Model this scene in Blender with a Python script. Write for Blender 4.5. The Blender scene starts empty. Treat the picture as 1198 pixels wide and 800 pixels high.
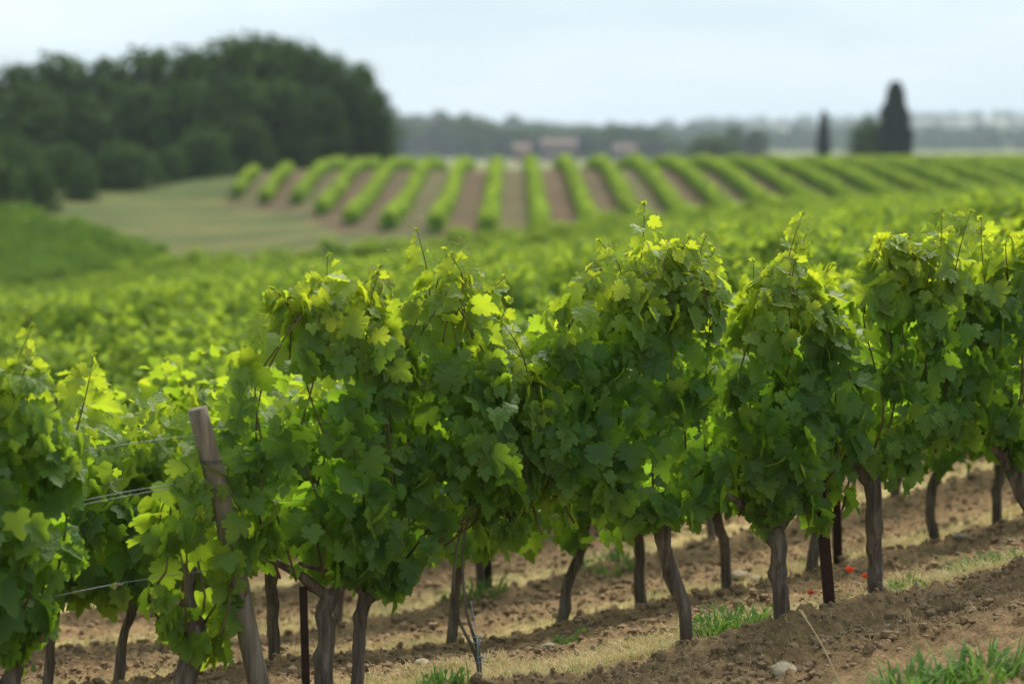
import bpy, math, random
import numpy as np
from mathutils import Vector, Matrix, noise as mnoise

random.seed(7)
RNG = np.random.default_rng(7)
S = bpy.context.scene
COL = S.collection

# ------------------------------------------------------------------ camera
CAM_Z = 2.4
F = 85 / 36 * 1198            # focal length in photograph pixels
PITCH = math.atan(240 / F)
cam_data = bpy.data.cameras.new('camera')
cam = bpy.data.objects.new('camera', cam_data)
COL.objects.link(cam)
cam.location = (0, 0, CAM_Z)
cam.rotation_euler = (math.pi / 2 - PITCH, 0, 0)
cam_data.lens = 85
cam_data.sensor_width = 36
cam_data.clip_start = 0.1
cam_data.clip_end = 9000
cam_data.dof.use_dof = True
cam_data.dof.focus_distance = 11.0
cam_data.dof.aperture_fstop = 1.5
S.camera = cam
S.render.resolution_x, S.render.resolution_y = 1024, 683

# ------------------------------------------------------------------ sky, sun, exposure
SUN_EL, SUN_AZ = math.radians(50), math.radians(24)      # azimuth from +Y towards +X: behind the vines, a little right
world = bpy.data.worlds.new('World')
S.world = world
world.use_nodes = True
wn, wl = world.node_tree.nodes, world.node_tree.links
wn.clear()
w_out = wn.new('ShaderNodeOutputWorld')
w_bg = wn.new('ShaderNodeBackground')
sky = wn.new('ShaderNodeTexSky')
sky.sky_type = 'NISHITA'
sky.sun_disc = False
sky.sun_elevation = SUN_EL
sky.sun_rotation = SUN_AZ
sky.dust_density = 2.0
tc = wn.new('ShaderNodeTexCoord')
mp = wn.new('ShaderNodeMapping')
mp.inputs['Scale'].default_value = (1.6, 1.6, 9.0)
wl.new(tc.outputs['Generated'], mp.inputs['Vector'])
nz = wn.new('ShaderNodeTexNoise')
nz.inputs['Scale'].default_value = 1.5
nz.inputs['Detail'].default_value = 5
nz.inputs['Roughness'].default_value = 0.55
wl.new(mp.outputs[0], nz.inputs['Vector'])
cr = wn.new('ShaderNodeValToRGB')
cr.color_ramp.elements[0].position = 0.36
cr.color_ramp.elements[0].color = (5.0, 6.25, 6.95, 1)
cr.color_ramp.elements[1].position = 0.64
cr.color_ramp.elements[1].color = (7.0, 8.0, 8.45, 1)
wl.new(nz.outputs['Fac'], cr.inputs['Fac'])
wm = wn.new('ShaderNodeMixRGB')
wm.inputs['Fac'].default_value = 0.88           # thin overcast over the blue
wl.new(sky.outputs[0], wm.inputs['Color1'])
wl.new(cr.outputs[0], wm.inputs['Color2'])
wl.new(wm.outputs[0], w_bg.inputs['Color'])
w_bg.inputs['Strength'].default_value = 0.107
wl.new(w_bg.outputs[0], w_out.inputs['Surface'])

sun_data = bpy.data.lights.new('sun', 'SUN')
sun = bpy.data.objects.new('sun', sun_data)
COL.objects.link(sun)
sun_data.energy = 5.0
sun_data.angle = math.radians(40)
sun_data.color = (1.0, 0.95, 0.86)
sd = Vector((math.sin(SUN_AZ) * math.cos(SUN_EL), math.cos(SUN_AZ) * math.cos(SUN_EL), math.sin(SUN_EL)))
sun.rotation_euler = sd.to_track_quat('Z', 'Y').to_euler()
sun.location = (0, 0, 60)

S.view_settings.view_transform = 'Standard'
S.view_settings.look = 'None'
S.view_settings.exposure = 0.40
S.view_settings.gamma = 1.0
S.view_settings.use_curve_mapping = False
S.render.engine = 'CYCLES'
S.cycles.use_denoising = True
S.cycles.max_bounces = 6
S.cycles.diffuse_bounces = 3
S.cycles.glossy_bounces = 2
S.cycles.transmission_bounces = 4
S.cycles.volume_bounces = 0
S.cycles.transparent_max_bounces = 6

# ------------------------------------------------------------------ measuring helpers
CP, SP = math.cos(PITCH), math.sin(PITCH)


def at(px, py, Y):
    """world point at depth Y seen in the photograph at (px, py)"""
    u, v = (px - 599) / F, (400 - py) / F
    s = Y / (CP + v * SP)
    return Vector((u * s, Y, CAM_Z + s * (-SP + v * CP)))


# ------------------------------------------------------------------ terrain heights (thin plate through surveyed points)
CTRL = []
for p in [(225, 845, 9.845), (380, 828, 10.145), (550, 800, 10.5), (805, 757, 11.07), (915, 724, 11.33), (1030, 706, 11.63), (1198, 660, 12.08), (20, 875, 9.5),
          (650, 738, 13.04), (750, 711, 13.31), (850, 691, 13.6), (1090, 640, 14.34), (1170, 615, 14.61), (320, 778, 12.2), (62, 815, 11.6),
          (62, 757, 13.7), (320, 746, 14.4), (620, 682, 15.27), (1069, 577, 16.8),
          # valley block behind
          (0, 668, 19), (599, 575, 20), (1198, 470, 21),
          (0, 464, 40), (300, 430, 40), (599, 400, 40), (1198, 338, 40),
          (0, 383, 80), (190, 354, 80), (450, 338, 80), (599, 319, 80), (900, 291, 80), (1198, 275, 80),
          # hillside with the far rows, grass lane
          (190, 299, 97), (300, 293, 96), (420, 284, 93), (260, 252, 122), (150, 262, 114),
          (270, 242, 131), (335, 260, 112), (415, 276, 97), (515, 271, 94), (663, 259, 102), (765, 250, 108), (910, 245, 108), (1050, 250, 106), (1198, 249, 105),
          (300, 213, 138), (445, 202, 140), (663, 199, 140), (868, 199, 140), (1198, 198, 140),
          (445, 201, 152), (663, 199, 152), (868, 199, 152), (1198, 198, 152),
          # left block on the near slope
          (0, 345, 92), (0, 275, 110), (170, 342, 86), (-200, 340, 90), (-200, 262, 112),
          # edge of the wood
          (60, 230, 132), (250, 208, 150), (-200, 240, 125), (150, 205, 165), (400, 195, 165),
          # beyond the crest
          (100, 195, 200), (663, 222, 200), (1198, 222, 200), (100, 190, 320), (663, 200, 320), (1198, 200, 320),
          (0, 190, 700), (1198, 188, 700), (0, 178, 1500), (1198, 174, 1500), (0, 168, 3000), (1198, 168, 3000)]:
    q = at(*p)
    CTRL.append((q.x, q.y, q.z))
for q in [(0, 0, 0.75), (4, 0, 1.2), (-4, 0, 0.35), (0, 7, 0.30), (2.5, 7.5, 0.5), (-2.5, 7, 0.05), (5, 10.5, 0.5), (-5, 9, -0.45), (1.2, 10.1, 0.10), (0, 9.6, 0.02), (6, -5, 1.6), (-6, -5, 0.5),
          (30, 25, 2.2), (-25, 22, -3.8)]:
    CTRL.append(q)
CTRL = np.array(CTRL)


def _uv(X, Y):
    D = np.maximum(np.asarray(Y, float) + 8, 1.5)
    return np.asarray(X, float) / D * 9.0, np.log(D) * 4.0


def _U(r2):
    return np.where(r2 > 1e-12, r2 * np.log(np.maximum(r2, 1e-12)), 0)


_cu, _cv = _uv(CTRL[:, 0], CTRL[:, 1])
_n = len(CTRL)
_K = _U((_cu[:, None] - _cu) ** 2 + (_cv[:, None] - _cv) ** 2) + np.eye(_n) * 0.02
_P = np.stack([np.ones(_n), _cu, _cv], 1)
_A = np.block([[_K, _P], [_P.T, np.zeros((3, 3))]])
_W = np.linalg.solve(_A, np.concatenate([CTRL[:, 2], np.zeros(3)]))


def gz(X, Y):
    X = np.atleast_1d(np.asarray(X, float)); Y = np.atleast_1d(np.asarray(Y, float))
    X, Y = np.broadcast_arrays(X, Y)
    sh = X.shape
    X = X.ravel(); Y = Y.ravel()
    out = np.empty(len(X))
    for i in range(0, len(X), 20000):
        u, v = _uv(X[i:i + 20000], Y[i:i + 20000])
        u = np.clip(u, -3.2, 3.2)
        out[i:i + 20000] = _U((u[:, None] - _cu) ** 2 + (v[:, None] - _cv) ** 2) @ _W[:_n] + _W[_n] + _W[_n + 1] * u + _W[_n + 2] * v
    return out.reshape(sh)


def gz1(x, y):
    return float(gz(x, y)[0])


# vine rows: Y = ROW0 + n*ROWD + SL*X
ROW0, ROWD, SL = 10.6, 2.3, 0.58
ROWANG = math.atan(SL)
SEC = math.sqrt(1 + SL * SL)


def row_xy(px, n):
    t = (px - 599) / F / (CP + 0)      # small pitch term folded in below
    y0 = ROW0 + n * ROWD
    X = t * y0 / (1 - SL * t)
    return X, y0 + SL * X


# ------------------------------------------------------------------ mesh helpers
def tag(o, label=None, cat=None, group=None, kind=None):
    if label: o['label'] = label
    if cat: o['category'] = cat
    if group: o['group'] = group
    if kind: o['kind'] = kind
    return o


def link(o, parent=None):
    COL.objects.link(o)
    if parent is not None:
        o.parent = parent
    return o


def empty(name, loc, rz=0.0):
    o = bpy.data.objects.new(name, None)
    o.empty_display_size = 0.1
    COL.objects.link(o)
    o.location = loc
    o.rotation_euler = (0, 0, rz)
    return o


def np_mesh(name, V, T, mat, attrs=None, smooth=True):
    """triangle mesh from arrays"""
    me = bpy.data.meshes.new(name)
    V = np.asarray(V, np.float32); T = np.asarray(T, np.int32)
    me.vertices.add(len(V)); me.vertices.foreach_set('co', V.ravel())
    me.loops.add(T.size); me.loops.foreach_set('vertex_index', T.ravel())
    me.polygons.add(len(T))
    k = T.shape[1]
    me.polygons.foreach_set('loop_start', np.arange(0, T.size, k, dtype=np.int32))
    me.polygons.foreach_set('use_smooth', np.full(len(T), smooth))
    for an, av in (attrs or {}).items():
        av = np.asarray(av, np.float32)
        if av.ndim == 2:
            a = me.attributes.new(an, 'FLOAT_COLOR', 'POINT')
            a.data.foreach_set('color', np.concatenate([av, np.ones((len(av), 1), np.float32)], 1).ravel())
        else:
            a = me.attributes.new(an, 'FLOAT', 'POINT')
            a.data.foreach_set('value', av)
    if mat: me.materials.append(mat)
    me.update(calc_edges=True)
    me.validate()
    return me


def obj(name, me, parent=None):
    return link(bpy.data.objects.new(name, me), parent)


class MB:
    """plain mesh collector"""
    def __init__(self):
        self.v = []; self.f = []

    def add(self, v, f):
        b = len(self.v)
        self.v += [tuple(p) for p in v]
        self.f += [tuple(b + i for i in q) for q in f]

    def box(self, x0, x1, y0, y1, z0, z1):
        self.add([(x0, y0, z0), (x1, y0, z0), (x1, y1, z0), (x0, y1, z0), (x0, y0, z1), (x1, y0, z1), (x1, y1, z1), (x0, y1, z1)],
                 [(0, 3, 2, 1), (4, 5, 6, 7), (0, 1, 5, 4), (1, 2, 6, 5), (2, 3, 7, 6), (3, 0, 4, 7)])

    def tube(self, pts, rad, sides=8, jitter=0.0, cap=True, groove=0.0, seed=0):
        pts = [Vector(p) for p in pts]
        n = len(pts)
        if not hasattr(rad, '__len__'): rad = [rad] * n
        rs = random.Random(seed)
        gph = [rs.uniform(-1, 1) for _ in range(sides)]
        b = len(self.v)
        up = None
        for i, p in enumerate(pts):
            d = (pts[min(i + 1, n - 1)] - pts[max(i - 1, 0)])
            d = d.normalized() if d.length > 1e-9 else Vector((0, 0, 1))
            if up is None:
                up = Vector((1, 0, 0)) if abs(d.x) < .8 else Vector((0, 1, 0))
            e1 = (up - d * up.dot(d)).normalized()
            up = e1
            e2 = d.cross(e1)
            for k in range(sides):
                a = 2 * math.pi * k / sides
                r = rad[i] * (1 + jitter * rs.uniform(-1, 1) + groove * gph[(k + i // 6) % sides])
                self.v.append(tuple(p + (e1 * math.cos(a) + e2 * math.sin(a)) * r))
        for i in range(n - 1):
            for k in range(sides):
                k2 = (k + 1) % sides
                self.f.append((b + i * sides + k, b + i * sides + k2, b + (i + 1) * sides + k2, b + (i + 1) * sides + k))
        if cap:
            self.f.append(tuple(b + k for k in reversed(range(sides))))
            self.f.append(tuple(b + (n - 1) * sides + k for k in range(sides)))

    def mesh(self, name, mat, smooth=True):
        me = bpy.data.meshes.new(name)
        me.from_pydata(self.v, [], self.f)
        me.polygons.foreach_set('use_smooth', [smooth] * len(me.polygons))
        if mat: me.materials.append(mat)
        me.update()
        return me

    def build(self, name, mat, parent=None, smooth=True):
        return obj(name, self.mesh(name, mat, smooth), parent)


def spline(pts, n):
    """Catmull-Rom through pts, n samples"""
    pts = [Vector(p) for p in pts]
    P = [pts[0] * 2 - pts[1]] + pts + [pts[-1] * 2 - pts[-2]]
    out = []
    for i in range(n):
        t = i / (n - 1) * (len(pts) - 1)
        k = min(int(t), len(pts) - 2)
        u = t - k
        a, b, c, d = P[k:k + 4]
        out.append(0.5 * (2 * b + (c - a) * u + (2 * a - 5 * b + 4 * c - d) * u * u + (3 * b - a - 3 * c + d) * u ** 3))
    return out


# ------------------------------------------------------------------ materials
def mat_base(name):
    m = bpy.data.materials.new(name)
    m.use_nodes = True
    nt = m.node_tree
    nt.nodes.clear()
    out = nt.nodes.new('ShaderNodeOutputMaterial')
    return m, nt, out


def N(nt, t, **kw):
    n = nt.nodes.new(t)
    for k, v in kw.items():
        if k in n.inputs: n.inputs[k].default_value = v
        else: setattr(n, k, v)
    return n


def mixc(nt, fac, a, b):
    n = nt.nodes.new('ShaderNodeMixRGB')
    for i, x in ((0, fac), (1, a), (2, b)):
        if isinstance(x, bpy.types.NodeSocket): nt.links.new(x, n.inputs[i])
        elif i == 0: n.inputs[0].default_value = x
        else: n.inputs[i].default_value = (*x, 1)
    return n.outputs[0]


def ramp(nt, sock, stops):
    r = nt.nodes.new('ShaderNodeValToRGB')
    el = r.color_ramp.elements
    while len(el) < len(stops): el.new(0.5)
    for e, (p, c) in zip(el, stops):
        e.position = p
        e.color = (*c, 1) if len(c) == 3 else c
    nt.links.new(sock, r.inputs[0])
    return r.outputs[0]


def noise(nt, scale, detail=4, vec=None, rough=.55):
    n = N(nt, 'ShaderNodeTexNoise', Scale=scale, Detail=detail, Roughness=rough)
    if vec is not None: nt.links.new(vec, n.inputs['Vector'])
    return n.outputs['Fac']


def leaf_material(name, old, mid, young, t_old, t_young, trans=0.4, rough=0.48, spec=0.35, veins=False):
    m, nt, out = mat_base(name)
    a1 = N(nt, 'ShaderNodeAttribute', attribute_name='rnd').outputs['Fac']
    a2 = N(nt, 'ShaderNodeAttribute', attribute_name='youth_glow').outputs['Fac']  # leaf youth, plus light painted into vine canopy edges and tops
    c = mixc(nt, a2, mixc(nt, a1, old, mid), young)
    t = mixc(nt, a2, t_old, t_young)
    p = N(nt, 'ShaderNodeBsdfPrincipled', Roughness=rough)
    p.inputs['Specular IOR Level'].default_value = spec
    if veins:
        uvx = N(nt, 'ShaderNodeAttribute', attribute_name='vein').outputs['Fac']
        c = mixc(nt, uvx, c, (0.10, 0.17, 0.045))
        geo = N(nt, 'ShaderNodeTexCoord')
        nb = noise(nt, 60, 2, geo.outputs['Object'])
        bp = N(nt, 'ShaderNodeBump', Strength=0.6, Distance=0.012)
        nt.links.new(nb, bp.inputs['Height'])
        nt.links.new(bp.outputs[0], p.inputs['Normal'])
    nt.links.new(c, p.inputs['Base Color'])
    tr = N(nt, 'ShaderNodeBsdfTranslucent')
    nt.links.new(t, tr.inputs['Color'])
    mx = N(nt, 'ShaderNodeMixShader')
    mx.inputs[0].default_value = trans
    nt.links.new(p.outputs[0], mx.inputs[1])
    nt.links.new(tr.outputs[0], mx.inputs[2])
    nt.links.new(mx.outputs[0], out.inputs['Surface'])
    return m


def simple_mat(name, stops, scale, rough=.85, bump=0.3, bscale=None, stretch=(1, 1, 1), spec=.2, bdist=.02):
    m, nt, out = mat_base(name)
    tcx = N(nt, 'ShaderNodeTexCoord')
    mpx = N(nt, 'ShaderNodeMapping')
    mpx.inputs['Scale'].default_value = stretch
    nt.links.new(tcx.outputs['Object'], mpx.inputs['Vector'])
    f = noise(nt, scale, 6, mpx.outputs[0], .62)
    p = N(nt, 'ShaderNodeBsdfPrincipled', Roughness=rough)
    p.inputs['Specular IOR Level'].default_value = spec
    nt.links.new(ramp(nt, f, stops), p.inputs['Base Color'])
    if bump:
        b = N(nt, 'ShaderNodeBump', Strength=bump, Distance=bdist)
        nt.links.new(noise(nt, bscale or scale * 2, 5, mpx.outputs[0], .65), b.inputs['Height'])
        nt.links.new(b.outputs[0], p.inputs['Normal'])
    nt.links.new(p.outputs[0], out.inputs['Surface'])
    return m


M = {}
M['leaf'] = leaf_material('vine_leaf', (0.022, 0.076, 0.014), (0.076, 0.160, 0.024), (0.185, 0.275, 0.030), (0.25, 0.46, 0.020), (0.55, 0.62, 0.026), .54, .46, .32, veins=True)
M['leaf_far'] = leaf_material('far_vine_leaf', (0.055, 0.120, 0.022), (0.095, 0.170, 0.028), (0.165, 0.242, 0.035), (0.165, 0.325, 0.026), (0.37, 0.48, 0.035), .45, .75, .08)
M['tree_leaf'] = leaf_material('tree_leaf', (0.017, 0.044, 0.010), (0.064, 0.112, 0.022), (0.12, 0.17, 0.035), (0.03, 0.07, 0.012), (0.06, 0.11, 0.02), .22, .8, .05)
M['cypress_leaf'] = leaf_material('cypress_leaf', (0.008, 0.018, 0.010), (0.016, 0.030, 0.014), (0.03, 0.05, 0.02), (0.01, 0.02, 0.008), (0.02, 0.03, 0.01), .1, .7, .1)
M['weed'] = leaf_material('weed_leaf', (0.06, 0.13, 0.04), (0.10, 0.18, 0.05), (0.16, 0.25, 0.06), (0.12, 0.24, 0.03), (0.2, 0.35, 0.05), .35, .7, .06)
M['straw'] = leaf_material('dry_grass_blade', (0.40, 0.32, 0.15), (0.55, 0.45, 0.23), (0.19, 0.25, 0.06), (0.45, 0.36, 0.17), (0.24, 0.32, 0.06), .35, .7, .15)
M['bark'] = simple_mat('vine_bark', [(.25, (0.035, 0.027, 0.020)), (.5, (0.14, 0.112, 0.085)), (.75, (0.30, 0.25, 0.20))], 22, .95, 1.0, 34, (1.6, 1.6, .16), .1, .03)
M['cane'] = simple_mat('green_brown_cane', [(.3, (0.05, 0.045, 0.016)), (.7, (0.13, 0.085, 0.03))], 12, .6, 0)
M['tendril'] = simple_mat('tendril', [(.3, (0.24, 0.26, 0.05)), (.7, (0.36, 0.30, 0.08))], 12, .6, 0)
M['post'] = simple_mat('weathered_post_wood', [(.25, (0.06, 0.046, 0.034)), (.5, (0.19, 0.155, 0.115)), (.8, (0.31, 0.265, 0.205))], 16, .9, .8, 30, (2, 2, .12), .15, .015)
M['rust'] = simple_mat('rusty_steel', [(.3, (0.012, 0.008, 0.006)), (.7, (0.045, 0.020, 0.013))], 14, .75, .2)
M['wire'] = simple_mat('galvanised_wire', [(.3, (0.14, 0.14, 0.14)), (.7, (0.28, 0.28, 0.28))], 8, .4, 0)
M['wire'].node_tree.nodes['Principled BSDF'].inputs['Metallic'].default_value = .7
M['stone'] = simple_mat('limestone', [(.3, (0.24, 0.195, 0.13)), (.7, (0.37, 0.315, 0.225))], 18, .95, .6, spec=.04)
M['string'] = simple_mat('blue_grey_string', [(.3, (0.16, 0.22, 0.27)), (.7, (0.3, 0.38, 0.43))], 12, .8, 0)
M['petal'] = simple_mat('poppy_petal', [(.3, (0.70, 0.055, 0.012)), (.7, (0.82, 0.10, 0.02))], 20, .6, 0)
M['dark'] = simple_mat('poppy_heart', [(.3, (0.012, 0.01, 0.014)), (.7, (0.03, 0.025, 0.02))], 20, .8, 0)
M['tree_bark'] = simple_mat('tree_bark', [(.3, (0.03, 0.024, 0.018)), (.7, (0.09, 0.075, 0.055))], 3, .95, .5, 6, (1, 1, .2))
M['clod'] = simple_mat('soil_clod', [(.25, (0.14, 0.095, 0.053)), (.55, (0.275, 0.190, 0.108)), (.85, (0.38, 0.28, 0.175))], 9, .95, .9, 45, (1, 1, 1), .1, .02)
M['plaster'] = simple_mat('pale_render', [(.3, (0.17, 0.13, 0.11)), (.7, (0.22, 0.175, 0.145))], 1.2, .9, .1)
M['brick'] = simple_mat('pink_brick', [(.3, (0.30, 0.15, 0.10)), (.7, (0.42, 0.22, 0.15))], 2, .9, .1)
M['tile'] = simple_mat('clay_roof_tile', [(.3, (0.12, 0.085, 0.07)), (.7, (0.16, 0.115, 0.095))], 2.4, .9, .3)
M['slate'] = simple_mat('grey_spire_roof', [(.3, (0.14, 0.13, 0.13)), (.7, (0.22, 0.2, 0.2))], 2, .8, .1)
M['glass'] = simple_mat('dark_window', [(.3, (0.02, 0.022, 0.026)), (.7, (0.05, 0.05, 0.055))], 1, .15, 0)
M['shutter'] = simple_mat('grey_shutter', [(.3, (0.2, 0.22, 0.22)), (.7, (0.3, 0.31, 0.3))], 2, .7, 0)

# ground: cover colour per vertex (soil / straw / grass), broken up by noise
gm, nt, out = mat_base('ground')
attr = N(nt, 'ShaderNodeAttribute', attribute_name='cover')
tcx = N(nt, 'ShaderNodeTexCoord')
f1 = noise(nt, 7, 8, tcx.outputs['Object'], .7)
f2 = noise(nt, 38, 6, tcx.outputs['Object'], .7)
f3 = noise(nt, .35, 5, tcx.outputs['Object'], .6)
v1 = ramp(nt, f1, [(.28, (.50, .47, .44)), (.52, (1, 1, 1)), (.78, (1.45, 1.42, 1.36))])
v2 = ramp(nt, f2, [(.3, (.62, .6, .58)), (.55, (1.03, 1.03, 1.03)), (.8, (1.4, 1.4, 1.38))])
v3 = ramp(nt, f3, [(.3, (.78, .80, .78)), (.7, (1.2, 1.17, 1.1))])


def mul(a, b):
    n = nt.nodes.new('ShaderNodeMixRGB'); n.blend_type = 'MULTIPLY'; n.inputs[0].default_value = 1
    nt.links.new(a, n.inputs[1]); nt.links.new(b, n.inputs[2])
    return n.outputs[0]


col = mul(mul(mul(attr.outputs['Color'], v1), v2), v3)
p = N(nt, 'ShaderNodeBsdfPrincipled', Roughness=.97)
p.inputs['Specular IOR Level'].default_value = .1
nt.links.new(col, p.inputs['Base Color'])
bp1 = N(nt, 'ShaderNodeBump', Strength=.8, Distance=.05)
nt.links.new(f2, bp1.inputs['Height'])
nt.links.new(bp1.outputs[0], p.inputs['Normal'])
nt.links.new(p.outputs[0], out.inputs['Surface'])
M['ground'] = gm

m, nt, out = mat_base('hill_ground')
tcx = N(nt, 'ShaderNodeTexCoord')
f = noise(nt, .012, 6, tcx.outputs['Object'], .6)
p = N(nt, 'ShaderNodeBsdfPrincipled', Roughness=.95)
nt.links.new(ramp(nt, f, [(.35, (0.035, 0.055, 0.022)), (.5, (0.07, 0.09, 0.035)), (.62, (0.16, 0.15, 0.08))]), p.inputs['Base Color'])
nt.links.new(p.outputs[0], out.inputs['Surface'])
M['hill'] = m

# ------------------------------------------------------------------ ground sheet
SOIL = np.array((0.295, 0.198, 0.106)); STRAW = np.array((0.55, 0.44, 0.215)); GREEN = np.array((0.085, 0.125, 0.035))
DRY = np.array((0.150, 0.142, 0.048)); REDSOIL = np.array((0.108, 0.074, 0.042)); FIELD = np.array((0.16, 0.17, 0.07))
FAR_X0, FAR_DX = 3.17, 2.03


def pnoise(x, y, s, seed=0.0):
    return mnoise.noise((x * s + seed, y * s - seed, seed * .37))


def row_phase(x, y):
    """distance behind the nearest row line in front, in row units (0..1)"""
    w = (y - SL * x - ROW0) / ROWD
    return w


def relief(x, y):
    """tilled soil relief, near field only"""
    a = max(0.0, min(1.0, (30 - y) / 12))
    if a <= 0: return 0.0
    w = row_phase(x, y)
    fr = w - math.floor(w)
    if w > -.05:
        strip = math.exp(-((fr - .13) / .10) ** 2)                 # undisturbed straw strip just behind each row
        rough = 1 - .8 * strip
        mound = .03 * math.exp(-((fr - .93) / .09) ** 2) + .035 * math.exp(-((fr - .38) / .1) ** 2)
    else:
        rough = 1.0
        mound = .06 * math.exp(-((w + .10) / .08) ** 2)
    n1 = mnoise.noise((x * 2.1, y * 2.1, 1.3)) * .035
    n2 = abs(mnoise.noise((x * 5.5, y * 5.5, 5.1))) * .055
    vd = mnoise.voronoi((x * 12 + .7 * mnoise.noise((x * 9, y * 9, 0)), y * 12 + .7 * mnoise.noise((x * 9, y * 9, 6)), 0.0))[0]
    vd2 = mnoise.voronoi((x * 26, y * 26 + .5 * mnoise.noise((x * 20, y * 20, 4)), 3.0))[0]
    n3 = max(0, .55 - vd[0]) * .105 * (.5 + .9 * abs(mnoise.noise((x * 3, y * 3, 8)))) + max(0, .5 - vd2[0]) * .050
    n4 = mnoise.noise((x * 29, y * 29, 3.1)) * .009
    return a * (n1 + (n2 + n3 + n4) * rough + mound * (1 + .8 * pnoise(x, y, 1.3, 4.2)) - .03)


def cover(x, y):
    """what grows or lies on the ground here"""
    if y < 88:
        w = row_phase(x, y)
        fr = w - math.floor(w)
        k = pnoise(x, y, 1.1, 2.0)
        if w > -.03:
            s = math.exp(-((fr - .14 - .03 * k) / .13) ** 4)
        else:
            s = .9 * max(0, min(1, (8.9 - y + SL * x * .3) * 1.5))
        s = max(0, min(1, s * (1.25 + .9 * pnoise(x, y, 2.3, 7.0))))
        g = max(0, pnoise(x, y, 1.7, 11.0)) * 1.1
        c = SOIL * (1 - s) + (STRAW * (1 - g) + GREEN * g) * s
        return c
    # far field
    kx = (x - FAR_X0) / FAR_DX
    i = math.floor(kx)
    left = -6.5 if y < 112 else -9.0
    if 88 <= y < 178 and kx > -9.2 and y > far_start(kx) - 4.5:
        g = (0.25, .75, .15, .6, .05)[i % 5] + .35 * pnoise(x, y, .25, 3.0)
        g = max(0, min(1, g))
        return REDSOIL * (1 - g) + np.array((0.115, 0.115, 0.046)) * g
    if y < 190:
        k = .45 + .5 * pnoise(x, y * .5, .16, 8.0) + 1.7 * pnoise(x * .16 + y * .05, y - x * .12, .32, 5.0)
        k = max(0, min(1, k))
        return DRY * k + np.array((0.058, 0.092, 0.024)) * (1 - k)
    return FIELD * (1 + .3 * pnoise(x, y, .01, 2.0))


def far_start(kx):
    """where the rows of the far field begin (world Y) for row index kx"""
    tab = [(-9.5, 137), (-9, 133), (-8, 128), (-7, 124), (-6, 114), (-5, 104), (-4, 97), (-3, 93), (0, 90), (30, 90)]
    for (a, b), (c, d) in zip(tab, tab[1:]):
        if kx <= c:
            return b + (d - b) * max(0, (kx - a)) / (c - a)
    return 90


ts = np.concatenate([np.linspace(-1.6, -.34, 28), np.linspace(-.32, .32, 420), np.linspace(.34, 1.6, 28)])
ys = np.concatenate([np.linspace(-6, 8, 12), np.arange(8.3, 9.4, .04), np.arange(9.4, 13.2, .02), np.arange(13.2, 19, .045), np.geomspace(19, 88, 60), np.arange(88.8, 150, .8),
                     np.geomspace(151, 4600, 60)])
XX = ts[None, :] * (ys[:, None] + 8 * np.exp(-np.maximum(ys[:, None], -2) / 6) + 1.5 * (ys[:, None] < 0) * -ys[:, None])
YY = np.repeat(ys[:, None], len(ts), 1)
ZZ = gz(XX, YY)
rel = np.zeros_like(ZZ)
for j in range(len(ys)):
    if 7 < ys[j] < 30:
        rel[j] = [relief(x, ys[j]) if abs(x) < 9 else 0 for x in XX[j]]
ZZ = ZZ + rel
COV = np.array([[cover(x, y) for x in XX[j]] for j, y in enumerate(ys)])
nr, nc = XX.shape
idx = np.arange(nr * nc).reshape(nr, nc)
Q = np.stack([idx[:-1, :-1], idx[:-1, 1:], idx[1:, 1:], idx[1:, :-1]], -1).reshape(-1, 4)
ground = obj('ground', np_mesh('ground', np.stack([XX, YY, ZZ], -1).reshape(-1, 3), Q, M['ground'], {'cover': COV.reshape(-1, 3)}))
tag(ground, kind='structure')


def gtop(x, y):
    return gz1(x, y) + (relief(x, y) if 7 < y < 30 else 0)


# ------------------------------------------------------------------ hills far off
def hill_ridge(name, Y, depth, prof, seed):
    """a long ridge; prof = photograph pixels of its skyline"""
    xs = np.linspace(-900, 2100, 140)
    px = [a for a, b in prof]; pyv = [b for a, b in prof]
    rows = []
    for k, fy in enumerate(np.linspace(0, 1, 14)):
        y = Y + depth * fy
        r = []
        for s in xs:
            top = at(s, float(np.interp(s, px, pyv)), Y + depth * .5)
            x = top.x
            base = gz1(x, y) - 4
            h = math.sin(math.pi * fy) ** .8
            z = base + (top.z - base) * h + 2.0 * mnoise.noise((x * .01 + seed, y * .01, 0)) * h
            r.append((x, y, z))
        rows.append(r)
    V = np.array(rows)
    n1, n2 = V.shape[:2]
    ix = np.arange(n1 * n2).reshape(n1, n2)
    q = np.stack([ix[:-1, :-1], ix[:-1, 1:], ix[1:, 1:], ix[1:, :-1]], -1).reshape(-1, 4)
    return tag(obj(name, np_mesh(name, V.reshape(-1, 3), q, M['hill'])), kind='structure'), V


hills, HV = hill_ridge('hills', 2300, 900, [(-900, 150), (100, 145), (400, 140), (440, 140), (560, 146), (600, 152), (760, 153), (800, 147), (860, 146), (940, 145), (1050, 140), (1198, 138), (1500, 141), (2100, 150)], 1)
knoll, KV = hill_ridge('hills', 1300, 380, [(-900, 150), (200, 146), (430, 143), (500, 145), (560, 150), (620, 158), (700, 164), (2100, 166)], 4)

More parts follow.
